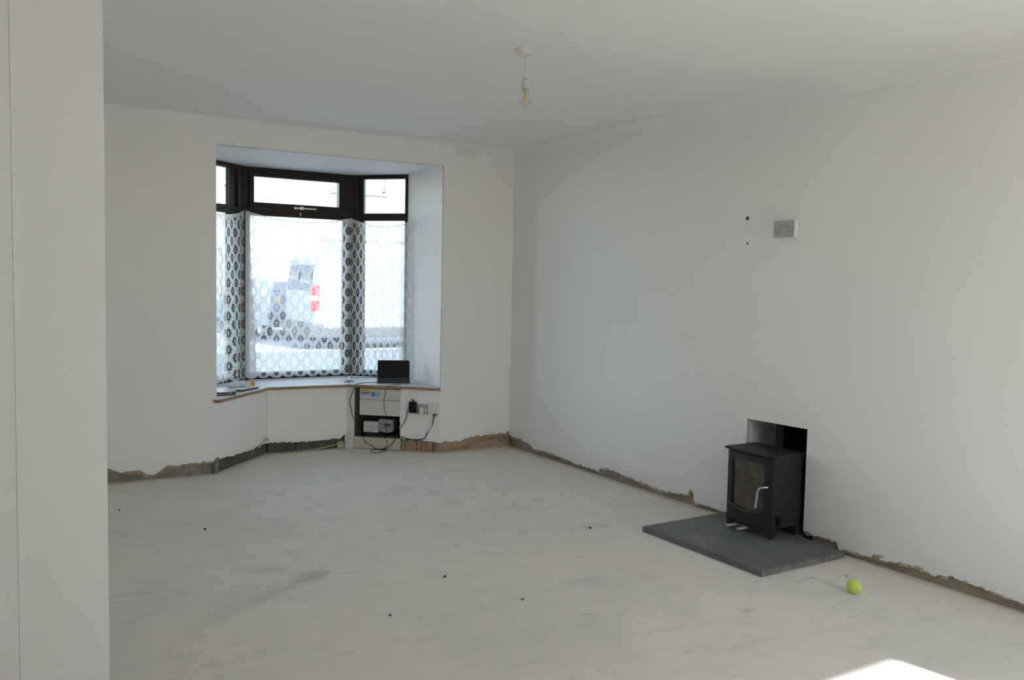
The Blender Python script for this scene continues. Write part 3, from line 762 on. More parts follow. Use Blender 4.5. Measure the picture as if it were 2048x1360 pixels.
mt = thing('electricity_meter', 'grey electricity meter with a small dark display', 'meter', FBR.p(0.285, 0.1, 0.10))
bm = bmesh.new()
pr = [(0.224, 0.142), (0.232, 0.134), (0.25, 0.126), (0.285, 0.122), (0.32, 0.126), (0.338, 0.134), (0.346, 0.142), (0.346, 0.228), (0.224, 0.228)]
fa = [bm.verts.new(FBR.p(s, 0.074, z)) for s, z in pr]; fbk = [bm.verts.new(FBR.p(s, 0.16, z)) for s, z in pr]
bm.faces.new(fa); bm.faces.new(fbk[::-1])
for i in range(len(pr)): bm.faces.new((fa[i], fa[(i + 1) % len(pr)], fbk[(i + 1) % len(pr)], fbk[i]))
child('casing', bm, MMETER, mt)
child('upper_cover', B(FBR, 0.226, 0.344, 0.203, 0.230, 0.066, 0.078, bev=.003), MGREY, mt)
child('display', B(FBR, 0.272, 0.320, 0.176, 0.195, 0.071, 0.0745), MDARKGREY, mt)
bm = bmesh.new()
for s0, s1, z in ((0.234, 0.262, 0.19), (0.234, 0.258, 0.183), (0.27, 0.335, 0.166), (0.24, 0.265, 0.158), (0.278, 0.300, 0.138)): box(bm, FBR, s0, s1, z, z + 0.0018, 0.072, 0.0745)
child('printed_lines', bm, MDARKGREY, mt)
bm = bmesh.new()
for s in (0.25, 0.275, 0.30, 0.325): tube(bm, [FBR.p(s, 0.11, 0.13), FBR.p(s, 0.11, 0.114), FBR.p(s + .006, 0.12, 0.098)], 0.005)
child('meter_tail', bm, MBLACK, mt)

# sockets and plugs on the patched plaster
sk = thing('double_socket', 'grey double socket half hidden by the black adapter', 'socket', FBR.p(0.59, -0.004, 0.34))
child('face_plate', B(FBR, 0.528, 0.6585, 0.302, 0.380, -0.013, -0.004, bev=.003), MGREY, sk)
bm = bmesh.new(); box(bm, FBR, 0.628, 0.650, 0.318, 0.348, -0.016, -0.012, bev=.003); child('switch', bm, MCREAM, sk)
bm = bmesh.new(); lathe(bm, FBR.p(0.6525, -0.013, 0.347), [(0.004, 0), (0.004, 0.002), (0, 0.002)], seg=10, axis=-FBR.n); child('screw', bm, MDARKGREY, sk)

ad = thing('power_adapter', 'black plug-in adapter with a trailing black lead, left of the white plug', 'adapter', FBR.p(0.54, -0.02, 0.35))
child('body', B(FBR, 0.515, 0.568, 0.313, 0.398, -0.062, -0.013, bev=.005), MBLACK, ad)
bm = bmesh.new(); tube(bm, [FBR.p(0.546, -0.035, 0.396), FBR.p(0.546, -0.035, 0.408), FBR.p(0.542, -0.035, 0.414)], 0.006); child('strain_relief', bm, MBLACK, ad)
LA = [(0.546, .409, -.035), (.529, .417, -.034), (.516, .385, -.026), (.491, .329, -.012), (.478, .258, -.009), (.439, .192, -.010), (.419, .159, -.012), (.387, .079, -.018), (.334, .022, -.022),
      (.287, .006, -.035), (.254, .005, -.034), (.199, .030, -.02), (.148, .053, -.018), (.127, .104, -.016), (.096, .168, -.006), (.062, .228, -.010), (.038, .250, -.017), (.023, .320, -.016), (.009, .365, -.016), (.023, .424, -.017), (.050, .480, -.024)]
pts = [FBR.p(s, o, z) for s, z, o in LA] + [Vector((2.575, 6.525, 0.512)), Vector((2.60, 6.55, 0.5195)), Vector((2.68, 6.60, 0.5195)), Vector((2.75, 6.60, 0.5195)), Vector((2.800, 6.585, 0.5195))]
bm = bmesh.new(); tube(bm, pts, 0.0027); child('lead', bm, MBLACK, ad, smooth=True)

pl = thing('plug', 'small white plug in the right half of the grey double socket', 'plug', FBR.p(0.61, -0.02, 0.32))
child('plug_body', B(FBR, 0.597, 0.626, 0.300, 0.357, -0.045, -0.013, bev=.006), MWHITE, pl)
bm = bmesh.new(); box(bm, FBR, 0.606, 0.617, 0.288, 0.303, -0.036, -0.024, bev=.003); child('cord_grip', bm, MWHITE, pl)

ph = thing('phone_socket', 'square white phone socket with red and green plugs below it', 'socket', FBR.p(0.70, -0.004, 0.35))
child('face_plate', B(FBR, 0.661, 0.7385, 0.311, 0.3985, -0.030, -0.004, bev=.004), MWHITE, ph)
child('inner_plate', B(FBR, 0.671, 0.722, 0.322, 0.385, -0.0325, -0.029, bev=.001), MWHITE, ph)
bm = bmesh.new()
for z in (0.345, 0.333): box(bm, FBR, 0.676, 0.696, z, z + 0.002, -0.0332, -0.032)
child('printed_lines', bm, MGREY, ph)
bm = B(FBR, 0.722, 0.732, 0.294, 0.312, -0.024, -0.010, bev=.002); child('green_plug', bm, MGREEN, ph)

dl = thing('data_lead', 'black data lead with a red plug, running down below the phone socket', 'cable', FBR.p(0.69, -0.01, 0.2))
child('red_plug', B(FBR, 0.701, 0.716, 0.290, 0.312, -0.026, -0.008, bev=.003), MRED, dl)
LC = [(.709, .292, -.016), (.703, .262, -.011), (.694, .222, -.008), (.690, .208, -.008)]
bm = bmesh.new(); tube(bm, [FBR.p(s, o, z) for s, z, o in LC], lambda t: 0.0042 - 0.0012 * t); child('lead', bm, MBLACK, dl, smooth=True)
bm = bmesh.new(); tube(bm, [FBR.p(.694, -.010, .216), FBR.p(.676, -.010, .190), FBR.p(.658, -.010, .172)], 0.0065, smooth=0); child('white_coupler', bm, MWHITE, dl)
LC = [(.661, .174, -.008), (.648, .145, -.008), (.635, .112, -.009), (.60, .100, -.009), (.559, .095, -.010), (.493, .099, -.010), (.440, .111, -.012)]
bm = bmesh.new(); tube(bm, [FBR.p(s, o, z) for s, z, o in LC], 0.0036); child('lead', bm, MBLACK, dl, smooth=True)

LB = [(.312, .500, -.030), (.309, .451, -.012), (.293, .412, -.006), (.294, .354, -.004), (.308, .284, -.004), (.309, .20, .004), (.309, .142, .002), (.296, .104, -.008), (.318, .088, -.020), (.328, .045, -.022), (.300, .012, -.026)]
pts = [Vector((2.92, 6.42, 0.5185)), Vector((2.876, 6.40, 0.5185)), Vector((2.79, 6.352, 0.519))] + [FBR.p(s, o, z) for s, z, o in LB] + \
      [Vector((2.70, 6.445, 0.004)), Vector((2.655, 6.40, 0.003)), Vector((2.638, 6.325, 0.003)), Vector((2.70, 6.318, 0.003)), Vector((2.775, 6.366, 0.003)), Vector((2.745, 6.405, 0.004))]
bm = bmesh.new(); tube(bm, pts, 0.0022)
o = link('cable', bm, MBLACK, smooth=True); put(o, FBR.p(0.3, 0, 0.2))
tag(o, 'thin black cable hanging from the tablet over the fuse box to the floor', 'cable')

bm = bmesh.new(); tube(bm, [(1.99, 6.585, 0.004), (2.05, 6.60, 0.003), (2.18, 6.61, 0.006), (2.33, 6.60, 0.020), (2.45, 6.595, 0.040), (2.525, 6.59, 0.058)], 0.0045)
o = link('earth_wire', bm, MEARTH, smooth=True); put(o, (2.2, 6.6, 0))
tag(o, 'yellow-green earth wire lying along the dark blocks under the bay window', 'wire')

# ------------------------------------------------------------------ things on the window board
LX = Vector((0.852, -0.523, 0)).normalized(); LO = Vector((2.887, 6.496, 0))
FL = Frame((LO.x, LO.y), (LO.x + 0.914, LO.y - 0.406))
lt = thing('tablet', 'small black tablet screen standing at the right end of the window board', 'tablet', (LO.x, LO.y, ZSILL))
bm = bmesh.new()
sec = [(0.0, 0.001), (0.0, 0.014), (0.006, 0.022), (0.070, 0.046), (0.105, 0.046), (0.112, 0.030), (0.112, 0.001)]
ra = [bm.verts.new(FL.p(-0.131, o_, ZSILL + z)) for o_, z in sec]; rb = [bm.verts.new(FL.p(0.131, o_, ZSILL + z)) for o_, z in sec]
for i in range(len(sec)): bm.faces.new((ra[i], ra[(i + 1) % len(sec)], rb[(i + 1) % len(sec)], rb[i]))
bm.faces.new(ra[::-1]); bm.faces.new(rb)
bmesh.ops.bevel(bm, geom=list(bm.edges), offset=0.003, segments=2, affect='EDGES')
base = child('stand', bm, MBLACKK, lt)
bm = bmesh.new()
def rrect(w, h0, h1, r):
    out = []
    for cx, cz, a0 in ((w - r, h0 + r, -90), (w - r, h1 - r, 0), (-w + r, h1 - r, 90), (-w + r, h0 + r, 180)):
        for k in range(6): a = math.radians(a0 + 90 * k / 5); out.append((cx + r * math.cos(a), cz + r * math.sin(a)))
    return out
def slab_rr(w, h0, h1, r, t0, t1):
    bm = bmesh.new(); tl = math.radians(8); P = rrect(w, h0, h1, r)
    q = lambda s_, z, o_: FL.p(s_, 0.062 + o_ * math.cos(tl) + z * math.sin(tl), ZSILL + 0.030 + z * math.cos(tl) - o_ * math.sin(tl))
    fa = [bm.verts.new(q(s_, z, t0)) for s_, z in P]; fb_ = [bm.verts.new(q(s_, z, t1)) for s_, z in P]; n = len(P)
    bm.faces.new(fa); bm.faces.new(fb_[::-1])
    for i in range(n): bm.faces.new((fa[i], fa[(i + 1) % n], fb_[(i + 1) % n], fb_[i]))
    return bm
ld = child('screen_case', slab_rr(0.129, 0.0, 0.152, 0.012, 0.0, 0.012), MBLACK, lt)
child('screen', slab_rr(0.119, 0.010, 0.142, 0.003, -0.0008, 0.001), MSCREEN, ld)

# leaflets and packets at the left end
def sheet(name, pts, z0, lift, mat, th=0.0015):
    bm = bmesh.new(); n = len(pts)
    lo = [bm.verts.new((x, y, z0 + l)) for (x, y), l in zip(pts, lift)]; hi = [bm.verts.new((x, y, z0 + l + th)) for (x, y), l in zip(pts, lift)]
    bm.faces.new(lo[::-1]); bm.faces.new(hi)
    for i in range(n): bm.faces.new((lo[i], lo[(i + 1) % n], hi[(i + 1) % n], hi[i]))
    return bm
pk = thing('blister_pack', 'shiny silvery packet at the extreme left end of the window board', 'packet', (1.52, 6.40, ZSILL))
child('tray', sheet('tray', [(1.44, 6.27), (1.56, 6.285), (1.615, 6.39), (1.60, 6.56), (1.48, 6.50)], ZSILL + 0.001, (0, 0, .002, .004, .003), MCARD, 0.003), MCARD, pk)
child('foil', sheet('foil', [(1.45, 6.33), (1.55, 6.315), (1.618, 6.39), (1.61, 6.60), (1.49, 6.52)], ZSILL + 0.012, (.002, .002, 0, .003, .004), MFOIL, 0.004), MFOIL, pk)
bm = bmesh.new(); tube(bm, [(1.44, 6.262, ZSILL + .004), (1.52, 6.258, ZSILL + .004), (1.575, 6.275, ZSILL + .004), (1.59, 6.31, ZSILL + .006), (1.575, 6.33, ZSILL + .006)], 0.004)
child('cord', bm, MBLACK, pk, smooth=True)
bk = thing('leaflet_stack', 'stack of white and buff leaflets lying in front of the left net curtain', 'leaflets', (1.70, 6.60, ZSILL))
child('leaflet', sheet('leaflet', [(1.62, 6.46), (1.668, 6.425), (1.825, 6.575), (1.80, 6.66), (1.74, 6.69), (1.64, 6.60)], ZSILL + 0.001, (0,) * 6, MDARKGREY, 0.008), MDARKGREY, bk)
child('leaflet', sheet('leaflet', [(1.60, 6.48), (1.66, 6.425), (1.845, 6.60), (1.79, 6.69), (1.66, 6.62)], ZSILL + 0.010, (.004, .003, .002, 0, .002), MPAPER, 0.003), MPAPER, bk)
child('leaflet', sheet('leaflet', [(1.70, 6.52), (1.79, 6.60), (1.76, 6.64), (1.67, 6.56)], ZSILL + 0.0165, (.002,) * 4, MPALEB, 0.001), MFOIL, bk)
child('leaflet', sheet('leaflet', [(1.625, 6.55), (1.735, 6.64), (1.80, 6.86), (1.72, 6.88), (1.60, 6.68)], ZSILL + 0.019, (.0, .0, .006, .006, .003), MCARD, 0.002), MCARD, bk)
nz_ = thing('glue_nozzle', 'small orange nozzle cap standing on the leaflets', 'cap', (1.80, 6.655, ZSILL + 0.0135))
bm = bmesh.new(); lathe(bm, (1.80, 6.655, ZSILL + 0.0135), [(0.020, 0), (0.020, 0.014), (0.016, 0.020), (0.008, 0.042), (0.006, 0.050), (0, 0.050)], seg=20)
child('cap', bm, MORANGE, nz_, smooth=True, angle=40)
bm = bmesh.new(); box(bm, WORLD, 1.786, 1.792, ZSILL + .0135, ZSILL + .05, 6.63, 6.64); child('rib', bm, MCARD, nz_)
bm = bmesh.new()
for k in range(9):
    a = k * 0.7; tube(bm, [(2.585 + .03 * math.cos(a), 6.72 + .012 * math.sin(a), ZSILL + .003), (2.60 + .012 * math.cos(a * 2), 6.725 + .01 * math.sin(a * 3), ZSILL + .008), (2.61 - .03 * math.cos(a), 6.72 - .012 * math.sin(a), ZSILL + .003)], 0.0022, seg=5, smooth=3)
o = link('string_tangle', bm, MRAW, smooth=True); put(o, (2.6, 6.72, ZSILL)); tag(o, 'small brown tangle of string on the window board under the curtain gap', 'string')

# ------------------------------------------------------------------ stove and hearth
bm = bmesh.new(); prism(bm, [(3.115, 3.655), (3.115, 2.800), (3.720, 2.812), (3.738, 3.112), (4.10, 3.112), (4.10, 3.505), (3.738, 3.505), (3.738, 3.662)], 0.001, 0.030, bev=0.003, mi_top=0, mi_side=1)
hearth = link('hearth_slab', bm, [MSLATE, MCHIP]); put(hearth, (3.43, 3.23, 0))
for p_ in hearth.data.polygons:
    if p_.material_index == 1 and abs(p_.normal.x) > 0.7: p_.material_index = 0
tag(hearth, 'grey slate hearth slab lying on the floor under the stove', 'hearth')

Y0, Y1, XF, XB, ZB = 3.122, 3.448, 3.548, 3.768, 0.030
sv = thing('wood_stove', 'black cast iron wood stove half set into the wall opening', 'stove', (3.67, 3.28, ZB))
bm = B(WORLD, XF, XB, 0.085, 0.462, Y0 + .004, Y1 - .004, bev=.006); child('firebox', bm, MCAST, sv)
def bow(y, k=0.012): t = (y - (Y0 + Y1) / 2) / ((Y1 - Y0) / 2); return -k * (1 - t * t)
ny = 14
bm = bmesh.new()                                              # bowed top plate
fr_ = [(3.528 + bow(Y0 - .008 + (Y1 - Y0 + .03) * k / ny, .010), Y0 - .008 + (Y1 - Y0 + .03) * k / ny) for k in range(ny + 1)]
prism(bm, fr_ + [(XB + .004, Y1 + .022), (XB + .004, Y0 - .008)], 0.462, 0.475, bev=0.003)
tp = child('top_plate', bm, MCAST, sv)
bm = bmesh.new()
for k in range(24):
    a0, a1 = 2 * PI * k / 24, 2 * PI * (k + 1) / 24
    q = [bm.verts.new((3.672 + r_ * math.cos(a), 3.275 + r_ * math.sin(a), 0.4765)) for r_, a in ((.070, a0), (.070, a1), (.074, a1), (.074, a0))]; bm.faces.new(q)
child('plate_joint', bm, MSOOTWALL, tp)
# door: bowed plate with a glazed opening whose lower edge is a shallow arc
def arc(y): t = (y - 3.295) / 0.118; return 0.150 + 0.020 * t * t
yc = [Y0 + 0.003] + [3.178 + (3.410 - 3.178) * k / 12 for k in range(13)] + [Y1 - 0.002]
bm = bmesh.new(); DX = 3.536
def slab(bm, cols, x0=0.0, th=0.022):
    """cols: (y, z0, z1)"""
    prev = None
    for y, a, b in cols:
        c = [bm.verts.new((DX + bow(y) + x0, y, a)), bm.verts.new((DX + bow(y) + x0, y, b)), bm.verts.new((DX + bow(y) + x0 + th, y, b)), bm.verts.new((DX + bow(y) + x0 + th, y, a))]
        if prev:
            for i in range(4): bm.faces.new((prev[i], prev[(i + 1) % 4], c[(i + 1) % 4], c[i]))
        else: bm.faces.new(c)
        prev = c
    bm.faces.new(prev[::-1])
ZD0, ZD1 = 0.082, 0.456
slab(bm, [(y, ZD0, ZD1) for y in (yc[0], 3.178)]); slab(bm, [(y, ZD0, ZD1) for y in (3.410, yc[-1])])
slab(bm, [(y, ZD0, arc(y)) for y in yc[1:-1]]); slab(bm, [(y, 0.420, ZD1) for y in yc[1:-1]])
dr_ = child('door', bm, MCAST, sv)
bm = bmesh.new(); slab(bm, [(y, 0.14, 0.425) for y in yc[1:-1]], 0.010, 0.006); child('door_glass', bm, MSOOT, dr_)
bm = bmesh.new()
tube(bm, [(DX + bow(y) - 0.003, y, arc(y) - .001) for y in [3.186 + (3.428 - 3.186) * k / 10 for k in range(11)]], 0.0045, smooth=0); child('door_lip', bm, plain('worn_iron_lip', (0.055, 0.052, 0.05), 0.4), dr_)
bm = bmesh.new(); tube(bm, [(DX - .010, 3.150, 0.307), (DX - .030, 3.160, 0.306), (DX - .040, 3.178, 0.298), (DX - .042, 3.189, 0.276), (DX - .042, 3.193, 0.24), (DX - .042, 3.200, 0.188)], 0.0062, seg=10, smooth=5)
h_ = child('door_handle', bm, MCHROME, dr_, smooth=True); h_['label'] = 'bent steel handle'
for x, y in ((XF + .002, Y0 + .022), (XF + .002, Y1 - .022), (XB - .03, Y0 + .022), (XB - .03, Y1 - .022)):
    bm = bmesh.new(); box(bm, WORLD, x - .014, x + .014, ZB + .008, 0.09, y - .018, y + .018, bev=.003)
    lathe(bm, (x - .004, y, ZB + .0005), [(0.010, 0), (0.010, .009)], seg=12); child('leg', bm, MCAST, sv)
bm = bmesh.new(); box(bm, WORLD, XF - .004, XF + .02, 0.062, 0.090, Y0 + .03, Y1 - .03, bev=.003); child('base_rail', bm, MCAST, sv)
for y in (3.385, 3.305):
    bm = bmesh.new(); box(bm, WORLD, 3.478, 3.545, 0.052, 0.058, y - .013, y + .013, bev=.0015); a_ = child('air_lever', bm, MLEVER, sv); a_['label'] = 'steel air lever'
bm = bmesh.new(); box(bm, WORLD, XF + .02, XF + .055, 0.105, 0.150, Y0 - .014, Y0 + .006, bev=.004); lathe(bm, (XF + .03, Y0 - .014, 0.128), [(0.007, 0), (0.007, .008), (0, .008)], seg=12, axis=Vector((0, -1, 0)))
child('side_latch', bm, MBLACK, sv)

# ------------------------------------------------------------------ tennis ball, floor debris
BC_ = Vector((3.318, 2.452, 0.0335))
tb = thing('tennis_ball', 'yellow-green tennis ball on the floor near the hearth', 'ball', (BC_.x, BC_.y, 0))
bm = bmesh.new(); bmesh.ops.create_uvsphere(bm, u_segments=32, v_segments=20, radius=0.0332, matrix=Matrix.Translation(BC_)); child('felt', bm, MBALL, tb, smooth=True)
bm = bmesh.new(); pts = []
RQ = Matrix.Rotation(0.5, 3, 'Z') @ Matrix.Rotation(0.95, 3, 'X') @ Matrix.Rotation(0.3, 3, 'Y')
for k in range(73):
    t = 2 * PI * k / 72; a_, b_ = 0.75, 0.25
    v = Vector((a_ * math.cos(t) + b_ * math.cos(3 * t), a_ * math.sin(t) - b_ * math.sin(3 * t), 2 * math.sqrt(a_ * b_) * math.sin(2 * t))).normalized()
    pts.append(BC_ + RQ @ v * 0.0328)
tube(bm, pts, 0.0014, seg=5, smooth=0, cap=False); child('seam', bm, MSEAM, tb, smooth=True)

def lump(x, y, r, label, seed):
    rnd = random.Random(seed); bm = bmesh.new(); bmesh.ops.create_icosphere(bm, subdivisions=2, radius=r)
    for v in bm.verts: v.co *= rnd.uniform(0.75, 1.15); v.co.z *= 0.6
    mz = min(v.co.z for v in bm.verts)
    for v in bm.verts: v.co.z -= mz
    o = link('debris_chip', bm, MSTONE, smooth=True); o.location = (x, y, 0.0003); o.rotation_euler[2] = rnd.uniform(0, 6)
    tag(o, label, 'debris', 'dark chips on the screed floor'); return o
lump(1.040, 4.769, 0.0085, 'dark chip on the floor left of centre, in front of the bay corner', 1)
lump(1.819, 3.496, 0.0070, 'dark speck in the middle of the bare floor, nearer the camera', 2)
lump(2.892, 3.835, 0.0080, 'dark speck on the floor just left of the slate hearth', 3)
lump(3.483, 2.619, 0.0045, 'tiny dark speck between the tennis ball and the hearth corner', 4)
lump(0.700, 5.380, 0.0065, 'dark speck on the floor close to the nib wall edge, by the window wall', 5)
lump(1.414, 3.190, 0.0060, 'small dark speck on the foreground floor below the centre of the picture', 6)
lump(1.978, 3.085, 0.0058, 'dark speck on the floor midway between the camera and the hearth', 8)
bm = bmesh.new(); tube(bm, [(3.201, 2.669, .003), (3.26, 2.675, .003), (3.322, 2.676, .003)], 0.0022); box(bm, WORLD, 3.316, 3.328, 0.0005, .006, 2.672, 2.680)
o = link('nail', bm, MGREY, smooth=True, angle=40); put(o, (3.26, 2.67, 0)); tag(o, 'thin grey nail lying on the floor between hearth and tennis ball', 'nail')

# ------------------------------------------------------------------ right wall fittings
ws_ = thing('double_socket', 'metal double wall socket high on the right wall above the stove', 'socket', FRIGHT.p(2.825, 0, 1.66))
bm = bmesh.new()
OFS = -0.034
bx_ = bmesh.new(); box(bx_, FRIGHT, 2.762, 2.896, 1.620, 1.706, OFS + .004, 0.0, bev=.004); child('back_box', bx_, MWHITE, ws_)
bm = B(FRIGHT, 2.758, 2.897, 1.617, 1.709, OFS, OFS + .008, bev=.003); fp = child('face_plate', bm, MGREY, ws_)
bm = bmesh.new()
for s, z in ((2.773, 1.661), (2.785, 1.646), (2.807, 1.646), (2.860, 1.647), (2.882, 1.647), (2.889, 1.662)): box(bm, FRIGHT, s - .003, s + .003, z - .0025, z + .0025, OFS - .0006, OFS + .001)
for s in (2.794, 2.870): box(bm, FRIGHT, s - .002, s + .002, 1.663, 1.671, OFS - .0006, OFS + .001)
child('pin_holes', bm, MDARKGREY, fp)
for s in (2.832, 2.846):
    child('switch', B(FRIGHT, s - .005, s + .005, 1.669, 1.686, OFS - .004, OFS + .002, bev=.002), MGREY, ws_)
bm.free() if False else None
wp = thing('wall_plug', 'brown wall plug with a hole, left of the high double socket', 'wall plug', FRIGHT.p(2.536, 0, 1.737))
bm = bmesh.new(); lathe(bm, FRIGHT.p(2.536, 0, 1.737), [(0.0125, 0), (0.011, 0.003), (0.005, 0.004), (0.0045, 0.002), (0, 0.002)], seg=14, axis=-FRIGHT.n); child('rim', bm, MRAWL, wp)
bm = bmesh.new(); lathe(bm, FRIGHT.p(2.535, -.002, 1.734), [(0.006, 0), (0.006, .003), (0, .003)], seg=10, axis=-FRIGHT.n); child('hole', bm, MBLACK, wp)
bm = bmesh.new(); lathe(bm, FRIGHT.p(2.541, 0, 1.594), [(0.0065, 0), (0.0055, .002), (0.0, .003)], seg=12, axis=-FRIGHT.n); o = link('screw', bm, MBLACK); put(o, FRIGHT.p(2.541, 0, 1.594))  # raised dark dot stands in for an empty screw hole
tag(o, 'small black mark for a screw hole in the right wall, below the brown wall plug', 'screw')
bm = B(FRIGHT, 2.524, 2.556, 1.690, 1.6925, -0.0008, 0.0005); child('pencil_line', bm, plain('red_pencil', (0.55, 0.42, 0.39), 0.8), wr)

# ------------------------------------------------------------------ pendant lamp
LC_ = Vector((2.176, 3.480, H))
pd = thing('pendant_lamp', 'bare clear bulb on a short white flex from the ceiling', 'lamp', LC_)
dn = Vector((0, 0, -1))
bm = bmesh.new(); lathe(bm, LC_, [(0.0465, 0), (0.0465, 0.004), (0.044, 0.010), (0.037, 0.022), (0.034, 0.025), (0.006, 0.026), (0, 0.026)], seg=40, axis=dn); child('ceiling_rose', bm, MLAMP, pd, smooth=True, angle=40)
SX = LX * 0.010
bm = bmesh.new(); tube(bm, [LC_ + Vector((0, 0, -.024)), LC_ + SX * 0.6 + Vector((0, 0, -.045)), LC_ + SX * .95 + Vector((0, 0, -.075)), LC_ + SX + Vector((0, 0, -.106))], 0.0026, seg=8); child('flex', bm, MLAMP, pd, smooth=True)
LH = LC_ + SX
bm = bmesh.new(); lathe(bm, LH, [(0.004, 0.102), (0.008, 0.103), (0.0115, 0.108), (0.0135, 0.118), (0.0145, 0.130), (0.0145, 0.1325)], seg=28, axis=dn)
lathe(bm, LH, [(0.0150, 0.1350), (0.0158, 0.138), (0.0182, 0.170), (0.0200, 0.172), (0.0200, 0.177), (0.0170, 0.177), (0.0150, 0.168)], seg=28, axis=dn); child('lampholder', bm, MLAMP, pd, smooth=True, angle=40)
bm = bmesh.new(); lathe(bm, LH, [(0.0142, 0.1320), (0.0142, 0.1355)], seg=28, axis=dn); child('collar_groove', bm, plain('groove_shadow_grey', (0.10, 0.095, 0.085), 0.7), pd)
bm = bmesh.new(); lathe(bm, LH, [(0.0115, 0.166), (0.0120, 0.180), (0.0175, 0.192), (0.0235, 0.205), (0.0272, 0.218), (0.0275, 0.226), (0.0255, 0.236), (0.019, 0.2455), (0.010, 0.2505), (0, 0.252)], seg=32, axis=dn)
bulb = child('bulb', bm, m_pane('bulb_glass', (0.97, 0.97, 0.95), 0.05, 0.22), pd, smooth=True)
bm = bmesh.new(); lathe(bm, LH, [(0.009, 0.168), (0.009, 0.184), (0.005, 0.192), (0, 0.194)], seg=14, axis=dn); child('bulb_stem', bm, MCARD, bulb, smooth=True, angle=50)
bm = bmesh.new()
for k in range(6):
    a = 2 * PI * k / 6 + .3; e = Vector((math.cos(a), math.sin(a), 0))
    tube(bm, [LH + e * .005 + Vector((0, 0, -.194)), LH + e * .011 + Vector((0, 0, -.236))], 0.0013, seg=6, smooth=0)
child('filament', bm, MFIL, bulb)

# ------------------------------------------------------------------ outside: street, low wall, car, house opposite
bm = bmesh.new(); prism(bm, [(-24, 7.35), (44, 7.35), (44, 25), (-24, 25)], -0.20, -0.02)
t = NT('street_asphalt'); n_ = t.noise(40, 5, t.coords()); t.color(t.ramp(n_, [(0.3, (0.27, 0.27, 0.275)), (0.7, (0.36, 0.36, 0.355))])); t.rough(0.9); t.bump(n_, 0.3, 0.01)
link('ground', bm, t.m, kind='structure')

# unseen additions behind the glazed door: slab bouncing sun inside, walls blocking low sky
bm = bmesh.new(); prism(bm, [(-6, -5.6), (10, -5.6), (10, -1.70), (-6, -1.70)], -0.20, -0.04)
link('ground_bounce', bm, plain('pale_bounce_slab', (0.42, 0.42, 0.41), 0.9, var=0.08, scale=3), kind='structure')  # added slab that throws sunlight up to the ceiling
bm = bmesh.new(); box(bm, WORLD, -6, 10, -0.2, 1.62, -5.75, -5.55); link('wall_sky_block', bm, plain('sky_block_brick', (0.30, 0.22, 0.18), 0.9, var=0.15, scale=6), kind='structure')  # added wall that hides low sky from the window wall

bm = bmesh.new(); box(bm, WORLD, 4.5, 4.7, -0.2, 3.2, -5.6, -1.7); link('wall_sky_block_side', bm, MRENDER, kind='structure')  # added wall that keeps sky light from the door off the nib
CARP = plain('grey_van_paint', (0.27, 0.295, 0.32), 0.4, var=0.03); CARG = plain('car_glass', (0.05, 0.06, 0.07), 0.08, var=0.05)
CARD = plain('dark_bumper', (0.05, 0.052, 0.058), 0.6); CARB = plain('blue_grey_paint', (0.22, 0.25, 0.29), 0.3, var=0.03)
t = NT('tail_lamp_red'); t.color(t.ramp(t.noise(30, 2, t.coords()), [(0.3, (0.78, 0.02, 0.03)), (0.7, (0.88, 0.05, 0.06))])); t.rough(0.15); MTAIL = t.m
def loft(secs, mat, name, root, smooth=True, axis=0):
    """secs: list of (depth, [(a, z)...]); axis 0 lofts along y, axis 1 along x"""
    bm = bmesh.new(); rings = [[bm.verts.new((a, d, z) if axis == 0 else (d, a, z)) for a, z in pr_] for d, pr_ in secs]
    for a, b in zip(rings, rings[1:]):
        for i in range(len(a)): bm.faces.new((a[i], a[(i + 1) % len(a)], b[(i + 1) % len(b)], b[i]))
    bm.faces.new(rings[0][::-1]); bm.faces.new(rings[-1])
    return child(name, bm, mat, root, smooth=smooth, angle=35)
def wheel(root, x, y, r, sgn, ax):
    v = Vector((0, sgn, 0)) if ax == 0 else Vector((sgn, 0, 0))
    bm = bmesh.new(); lathe(bm, (x, y, r - 0.02), [(r * .55, -.02), (r * .9, -.01), (r, -.05), (r, -.18), (r * .9, -.2)], seg=26, axis=v); wh = child('wheel', bm, MBLACK, root, smooth=True, angle=40)
    bm = bmesh.new(); lathe(bm, (x, y, r - 0.02), [(0, -.010), (r * .16, -.008), (r * .55, -.014), (r * .6, -.010)], seg=20, axis=v, cap=False); child('hub_cap', bm, MGREY, wh, smooth=True)
VX, VY = 5.46, 16.0
vn = thing('parked_van', 'small grey van with a tall red tail light, parked in the street outside', 'van', (VX + 2.0, VY + .88, -0.02))
VB = [(VX + .02, .28), (VX, .66), (VX + .02, 1.12), (VX + .10, 1.70), (VX + .20, 1.79), (VX + 2.3, 1.83), (VX + 2.75, 1.72), (VX + 3.3, 1.10), (VX + 3.95, .93), (VX + 4.15, .65), (VX + 4.15, .30)]
VI = [(x + .04 if x < VX + 2 else x - .06, z - (.05 if z > 1.6 else 0)) for x, z in VB]
loft([(VY + .02, VI), (VY + .09, VB), (VY + 1.67, VB), (VY + 1.74, VI)], CARP, 'body', vn)
bm = bmesh.new(); box(bm, WORLD, VX - .05, VX + .22, 0.22, 0.50, VY + .01, VY + 1.75, bev=.05); child('rear_bumper', bm, CARD, vn)
bm = bmesh.new(); box(bm, WORLD, VX + .15, VX + 4.1, 0.22, 0.42, VY - .01, VY + .08, bev=.03); child('side_skirt', bm, CARD, vn)
